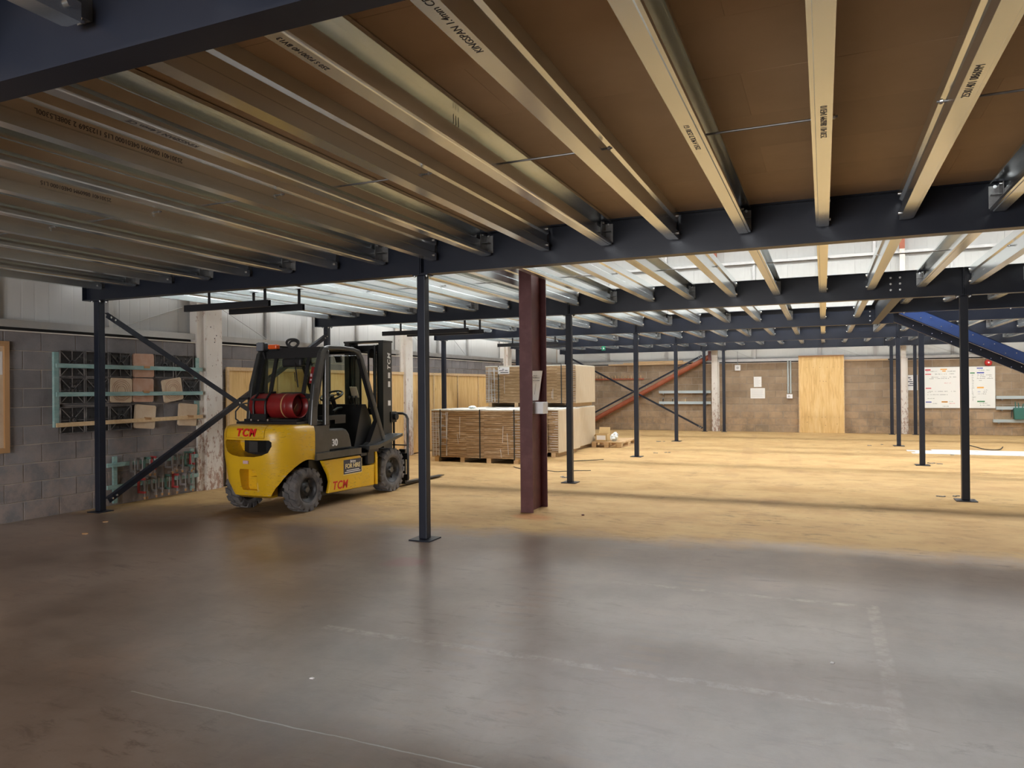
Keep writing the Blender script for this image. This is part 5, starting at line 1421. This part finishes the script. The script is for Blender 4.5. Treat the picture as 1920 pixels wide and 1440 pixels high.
st_ = B().tube([swc + (e1 * math.cos(2 * math.pi * k / 24) + e2 * math.sin(2 * math.pi * k / 24)) * 0.165 for k in range(25)], 0.015, 8)
st_.cyl(swc - ax * 0.02, swc + ax * 0.01, 0.035, 12)
for k in range(3):
    a = 2 * math.pi * k / 3 + 0.5; st_.cyl(swc, swc + (e1 * math.cos(a) + e2 * math.sin(a)) * 0.16, 0.009, 6)
wh_ = fpart(st_, 'steering_wheel', 'cab_black')
fpart(B().cyl(swc - ax * 0.02, swc - ax * 0.34, 0.035, 12), 'steering_column', 'cab_black')
fpart(B().cyl(swc + e1 * 0.13 + ax * 0.01, swc + e1 * 0.13 + ax * 0.06, 0.022, 10), 'steering_knob', 'cab_grey', wh_)
for x in (0.26, 0.32, 0.38): fpart(B().cyl((x, 1.92, 1.30), (x + 0.02, 1.80, 1.46), 0.007, 6).lathe([(0, -0.02), (0.018, -0.012), (0.02, 0.0), (0.012, 0.018), (0, 0.02)], (x + 0.02, 1.80, 1.47), 'z', 10), 'control_lever', 'cab_black')
# inner tinted band and document holder on the screen
fpart(B().bar((0.24, 2.02, 1.46), (0.24, 1.955, 1.62), 0.12, 0.012, (0, 1, 0)), 'document_holder', 'pack_end')
fpart(B().bar((0.14, 1.76, 1.99), (0.14, 1.72, 2.08), 0.10, 0.03, (0, 1, 0)).cyl((0.05, 1.74, 2.08), (0.12, 1.745, 2.04), 0.006, 6), 'interior_mirror', 'cab_black')
# gas bottle on its cradle
gb = fpart(B().lathe([(0.0, -0.40), (0.06, -0.398), (0.12, -0.38), (0.155, -0.345), (0.166, -0.30), (0.166, 0.24), (0.155, 0.285), (0.12, 0.315), (0.05, 0.33), (0.0, 0.33)], (-0.02, 0.60, 1.375), 'x', 36), 'gas_bottle', 'lpg_red', fk, label='dull red gas bottle lying crosswise')
fpart(B().lathe([(0.150, 0.27), (0.150, 0.385), (0.158, 0.39), (0.164, 0.385), (0.164, 0.27)], (-0.02, 0.60, 1.375), 'x', 36), 'foot_ring', 'lpg_red', gb)
fpart(B().lathe([(0.1675, 0.195), (0.1675, 0.215)], (-0.02, 0.60, 1.375), 'x', 36).bar((0.345, 0.56, 1.40), (0.345, 0.50, 1.33), 0.012, 0.003, (1, 0, 0)), 'band_mark', 'oak', gb)
cr = B()
cr.box(-0.46, 0.42, 0.46, 0.78, 1.165, 1.20)
for x in (-0.26, -0.06): cr.tube([(x, 0.42, 1.20), (x, 0.415, 1.38), (x, 0.43, 1.46), (x, 0.52, 1.55), (x, 0.62, 1.555)], 0.014, 8)
cr.bar((-0.28, 0.42, 1.46), (-0.04, 0.42, 1.46), 0.03, 0.03).bar((-0.28, 0.42, 1.23), (-0.04, 0.42, 1.23), 0.03, 0.08).bar((-0.52, 0.44, 1.47), (-0.36, 0.44, 1.475), 0.03, 0.03)
fpart(cr, 'bottle_cradle', 'cab_black')
fpart(B().box(-0.50, 0.50, 0.36, 0.86, 1.14, 1.17), 'hood_top', 'cab_black')
for x in (-0.30, -0.18, -0.02): fpart(B().cyl((x, 0.43, 1.19), (x, 0.415, 1.19), 0.014, 8), 'bolt', 'zinc')
fpart(B().tube([(-0.40, 0.55, 1.42), (-0.52, 0.48, 1.40), (-0.60, 0.45, 1.30), (-0.60, 0.45, 1.20), (-0.52, 0.48, 1.13), (-0.44, 0.5, 1.14)], 0.011, 8), 'gas_hose', 'hose')
# beacon, lamp, coiled light on the roof
fpart(B().cyl((-0.27, 0.86, 2.13), (-0.27, 0.86, 2.165), 0.06, 14).build if False else B().box(-0.33, -0.20, 0.80, 0.88, 2.135, 2.15), 'beacon_bracket', 'cab_black')
bc = fpart(B().box(-0.345, -0.195, 0.79, 0.87, 2.15, 2.215), 'beacon', 'orange_lens'); bevel(bc, 0.015, 2)
wlp = fpart(B().box(-0.52, -0.39, 0.76, 0.86, 2.12, 2.25), 'work_lamp', 'cab_black'); bevel(wlp, 0.02, 2)
fpart(B().box(-0.51, -0.40, 0.753, 0.762, 2.13, 2.24), 'lamp_lens', 'lamp_lens', wlp)
fpart(B().cyl((-0.45, 0.82, 2.12), (-0.45, 0.86, 2.02), 0.02, 8), 'lamp_bracket', 'cab_black')
fpart(B().tube([(-0.02 + 0.10 * math.cos(a), 0.92 + 0.02 * math.sin(a * 2), 2.225 + 0.062 * math.sin(a)) for a in [2 * math.pi * k / 20 for k in range(21)]], 0.016, 8).tube([(-0.02 + 0.075 * math.cos(a), 0.94, 2.22 + 0.045 * math.sin(a)) for a in [2 * math.pi * k / 16 for k in range(17)]], 0.014, 8), 'coiled_cable', 'hose')
fpart(B().tube([(0.24, 0.90, 2.08), (0.30, 0.88, 2.00), (0.34, 0.87, 1.94)], 0.006, 6).lathe([(0, -0.02), (0.02, -0.01), (0.02, 0.01), (0, 0.02)], (0.345, 0.868, 1.93), 'z', 10), 'pull_switch', 'cab_black')
# wheels
def wheel(cx, cy, r, w, lug, s, steer=0.0):
    c = (0, 0, 0); h = w / 2
    b = B()
    b.lathe([(r * 0.60, -h * 0.92), (r * 0.72, -h), (r * 0.90, -h * 0.98), (r * 0.955, -h * 0.80), (r * 0.96, h * 0.80), (r * 0.90, h * 0.98), (r * 0.72, h), (r * 0.60, h * 0.92), (r * 0.585, h * 0.75)], c, 'x', 40)
    for sd in (-1, 1):
        for k in range(lug):
            a = 2 * math.pi * (k + (0.5 if sd > 0 else 0)) / lug; da = math.pi / lug * 0.62
            v = []
            for rr in (r * 0.90, r):
                for t_ in (-da, da):
                    for x in (sd * h * 0.04, sd * h * 0.99):
                        q = a + t_ + (0.0 if abs(x) < h * 0.5 else 0.12 * sd)
                        v.append((x, rr * math.cos(q), rr * math.sin(q)))
            # shoulder cap
            b.add(v, [(0, 1, 3, 2), (4, 6, 7, 5), (0, 4, 5, 1), (2, 3, 7, 6), (0, 2, 6, 4), (1, 5, 7, 3)])
            v2 = []
            for rr in (r * 0.80, r * 0.99):
                for t_ in (-da, da):
                    for x in (sd * h * 0.93, sd * h * 1.045):
                        q = a + t_ + 0.12 * sd; v2.append((x, rr * math.cos(q), rr * math.sin(q)))
            b.add(v2, [(0, 1, 3, 2), (4, 6, 7, 5), (0, 4, 5, 1), (2, 3, 7, 6), (0, 2, 6, 4), (1, 5, 7, 3)])
    me = b.mesh('wheel', 'rubber')
    o = place('wheel', me, fk, (cx, cy, r))
    o.rotation_euler = (0, 0, steer)
    rim = B().lathe([(r * 0.60, s * h * 0.90), (r * 0.575, s * h * 0.93), (r * 0.55, s * h * 0.80), (r * 0.50, s * h * 0.30), (r * 0.36, s * h * 0.22), (r * 0.30, s * h * 0.45), (r * 0.14, s * h * 0.50), (0.0, s * h * 0.52)], c, 'x', 32)
    rim.lathe([(r * 0.60, -s * h * 0.8), (0.0, -s * h * 0.75)], c, 'x', 24)
    place('rim', rim.mesh('rim', 'rim_black'), o)
    place('hub', B().cyl((s * h * 0.45, 0, 0), (s * h * 0.78, 0, 0), r * 0.17, 16, r * 0.13).mesh('hub', 'cab_grey'), o)
    nb = B()
    for k in range(6):
        a = 2 * math.pi * k / 6; nb.cyl((s * h * 0.24, r * 0.42 * math.cos(a), r * 0.42 * math.sin(a)), (s * h * 0.40, r * 0.42 * math.cos(a), r * 0.42 * math.sin(a)), r * 0.045, 6)
    place('wheel_nuts', nb.mesh('wheel_nuts', 'rim_black'), o)
    return o
for s in (-1, 1):
    wheel(s * 0.475, 0.51, 0.285, 0.19, 15, s, 0.0)
    wheel(s * 0.485, 2.49, 0.335, 0.21, 18, s)
# mast
my, mw, md_ = 2.58, 0.365, 0.25
for s in (-1, 1):
    a, c = min(s * (mw - 0.085), s * mw), max(s * (mw - 0.085), s * mw)
    e0, e1_ = min(s * (mw - 0.022), s * mw), max(s * (mw - 0.022), s * mw)
    o = fpart(B().box(a, c, my, my + 0.02, 0.10, 2.325).box(e0, e1_, my + 0.02, my + md_ - 0.02, 0.10, 2.325).box(a, c, my + md_ - 0.02, my + md_, 0.10, 2.325), 'outer_mast_channel', 'mast_grey')
    a, c = min(s * (mw - 0.15), s * (mw - 0.04)), max(s * (mw - 0.15), s * (mw - 0.04))
    fpart(B().box(a, c, my + 0.045, my + 0.06, 0.12, 2.29).box(min(s * (mw - 0.13), s * (mw - 0.11)), max(s * (mw - 0.13), s * (mw - 0.11)), my + 0.06, my + md_ + 0.03, 0.12, 2.29), 'inner_mast_channel', 'cab_black')
    fpart(B().cyl((s * 0.215, my + 0.0, 0.15), (s * 0.215, my + 0.0, 1.25), 0.036, 14).cyl((s * 0.215, my + 0.0, 1.25), (s * 0.215, my + 0.0, 2.28), 0.022, 12), 'lift_cylinder', 'cab_black')
    fpart(B().cyl((s * 0.13 - 0.017, my + 0.02, 2.15), (s * 0.13 + 0.017, my + 0.02, 2.15), 0.075, 18), 'chain_pulley', 'cab_black')
    fpart(B().box(s * 0.13 - 0.013, s * 0.13 + 0.013, my - 0.060, my - 0.050, 0.5, 2.15).box(s * 0.13 - 0.013, s * 0.13 + 0.013, my + 0.09, my + 0.10, 0.6, 2.15), 'lift_chain', 'black_steel')
    if s > 0: mast_r = o
fpart(B().box(-mw - 0.01, mw + 0.01, my - 0.01, my + md_ + 0.01, 2.325, 2.352), 'mast_crosshead', 'mast_grey')
for z in (0.35, 1.22, 2.24): fpart(B().box(-mw + 0.02, mw - 0.02, my + md_ - 0.06, my + md_ - 0.04, z - 0.05, z + 0.05), 'mast_crossbar', 'cab_black')
ftext('TCM', 0.115, 'decal_white', mast_r, (mw + 0.0006, my + 0.17, 2.02), (0, 0, 1), (0, -1, 0), shear=0.15, off=0.003, spacing=1.2)
for z, hh, dd in ((1.80, 0.045, 0.03), (1.66, 0.045, 0.03), (1.36, 0.04, 0.036)):
    fpart(B().box(mw, mw + 0.001, my + 0.17 - dd, my + 0.17 + dd, z - hh, z + hh), 'mast_sticker', 'decal_white', mast_r)
fpart(B().cyl((mw + 0.01, my + 0.30, 1.14), (mw + 0.06, my + 0.30, 1.14), 0.055, 16).box(mw - 0.10, mw + 0.02, my + 0.19, my + 0.35, 1.05, 1.22), 'side_roller', 'cab_black')
# carriage, load backrest and forks
cyy = 3.01
cg = fpart(B().box(-0.53, 0.53, cyy, cyy + 0.05, 0.10, 0.20).box(-0.53, 0.53, cyy, cyy + 0.05, 0.44, 0.54).box(-0.22, -0.16, cyy - 0.08, cyy, 0.1, 0.6).box(0.16, 0.22, cyy - 0.08, cyy, 0.1, 0.6), 'carriage', 'cab_black')
br = B().tube([(-0.53, cyy + 0.02, 0.12), (-0.53, cyy + 0.02, 1.10), (-0.50, cyy + 0.02, 1.16), (-0.44, cyy + 0.02, 1.185), (0.44, cyy + 0.02, 1.185), (0.50, cyy + 0.02, 1.16), (0.53, cyy + 0.02, 1.10), (0.53, cyy + 0.02, 0.12)], 0.022, 8)
for x in (-0.27, 0.0, 0.27): br.box(x - 0.015, x + 0.015, cyy + 0.01, cyy + 0.03, 0.54, 1.18)
br.box(-0.53, 0.53, cyy + 0.01, cyy + 0.03, 0.66, 0.68)
fpart(br, 'load_backrest', 'cab_grey')
for s in (-1, 1):
    x = s * 0.40
    fpart(B().prism([(cyy + 0.05, 0.60), (cyy + 0.05, 0.05), (cyy + 0.09, 0.025), (cyy + 1.38, 0.025), (cyy + 1.38, 0.033), (cyy + 0.12, 0.065), (cyy + 0.09, 0.10), (cyy + 0.09, 0.60)], 'x', x - 0.055, x + 0.055), 'fork', 'cab_black')
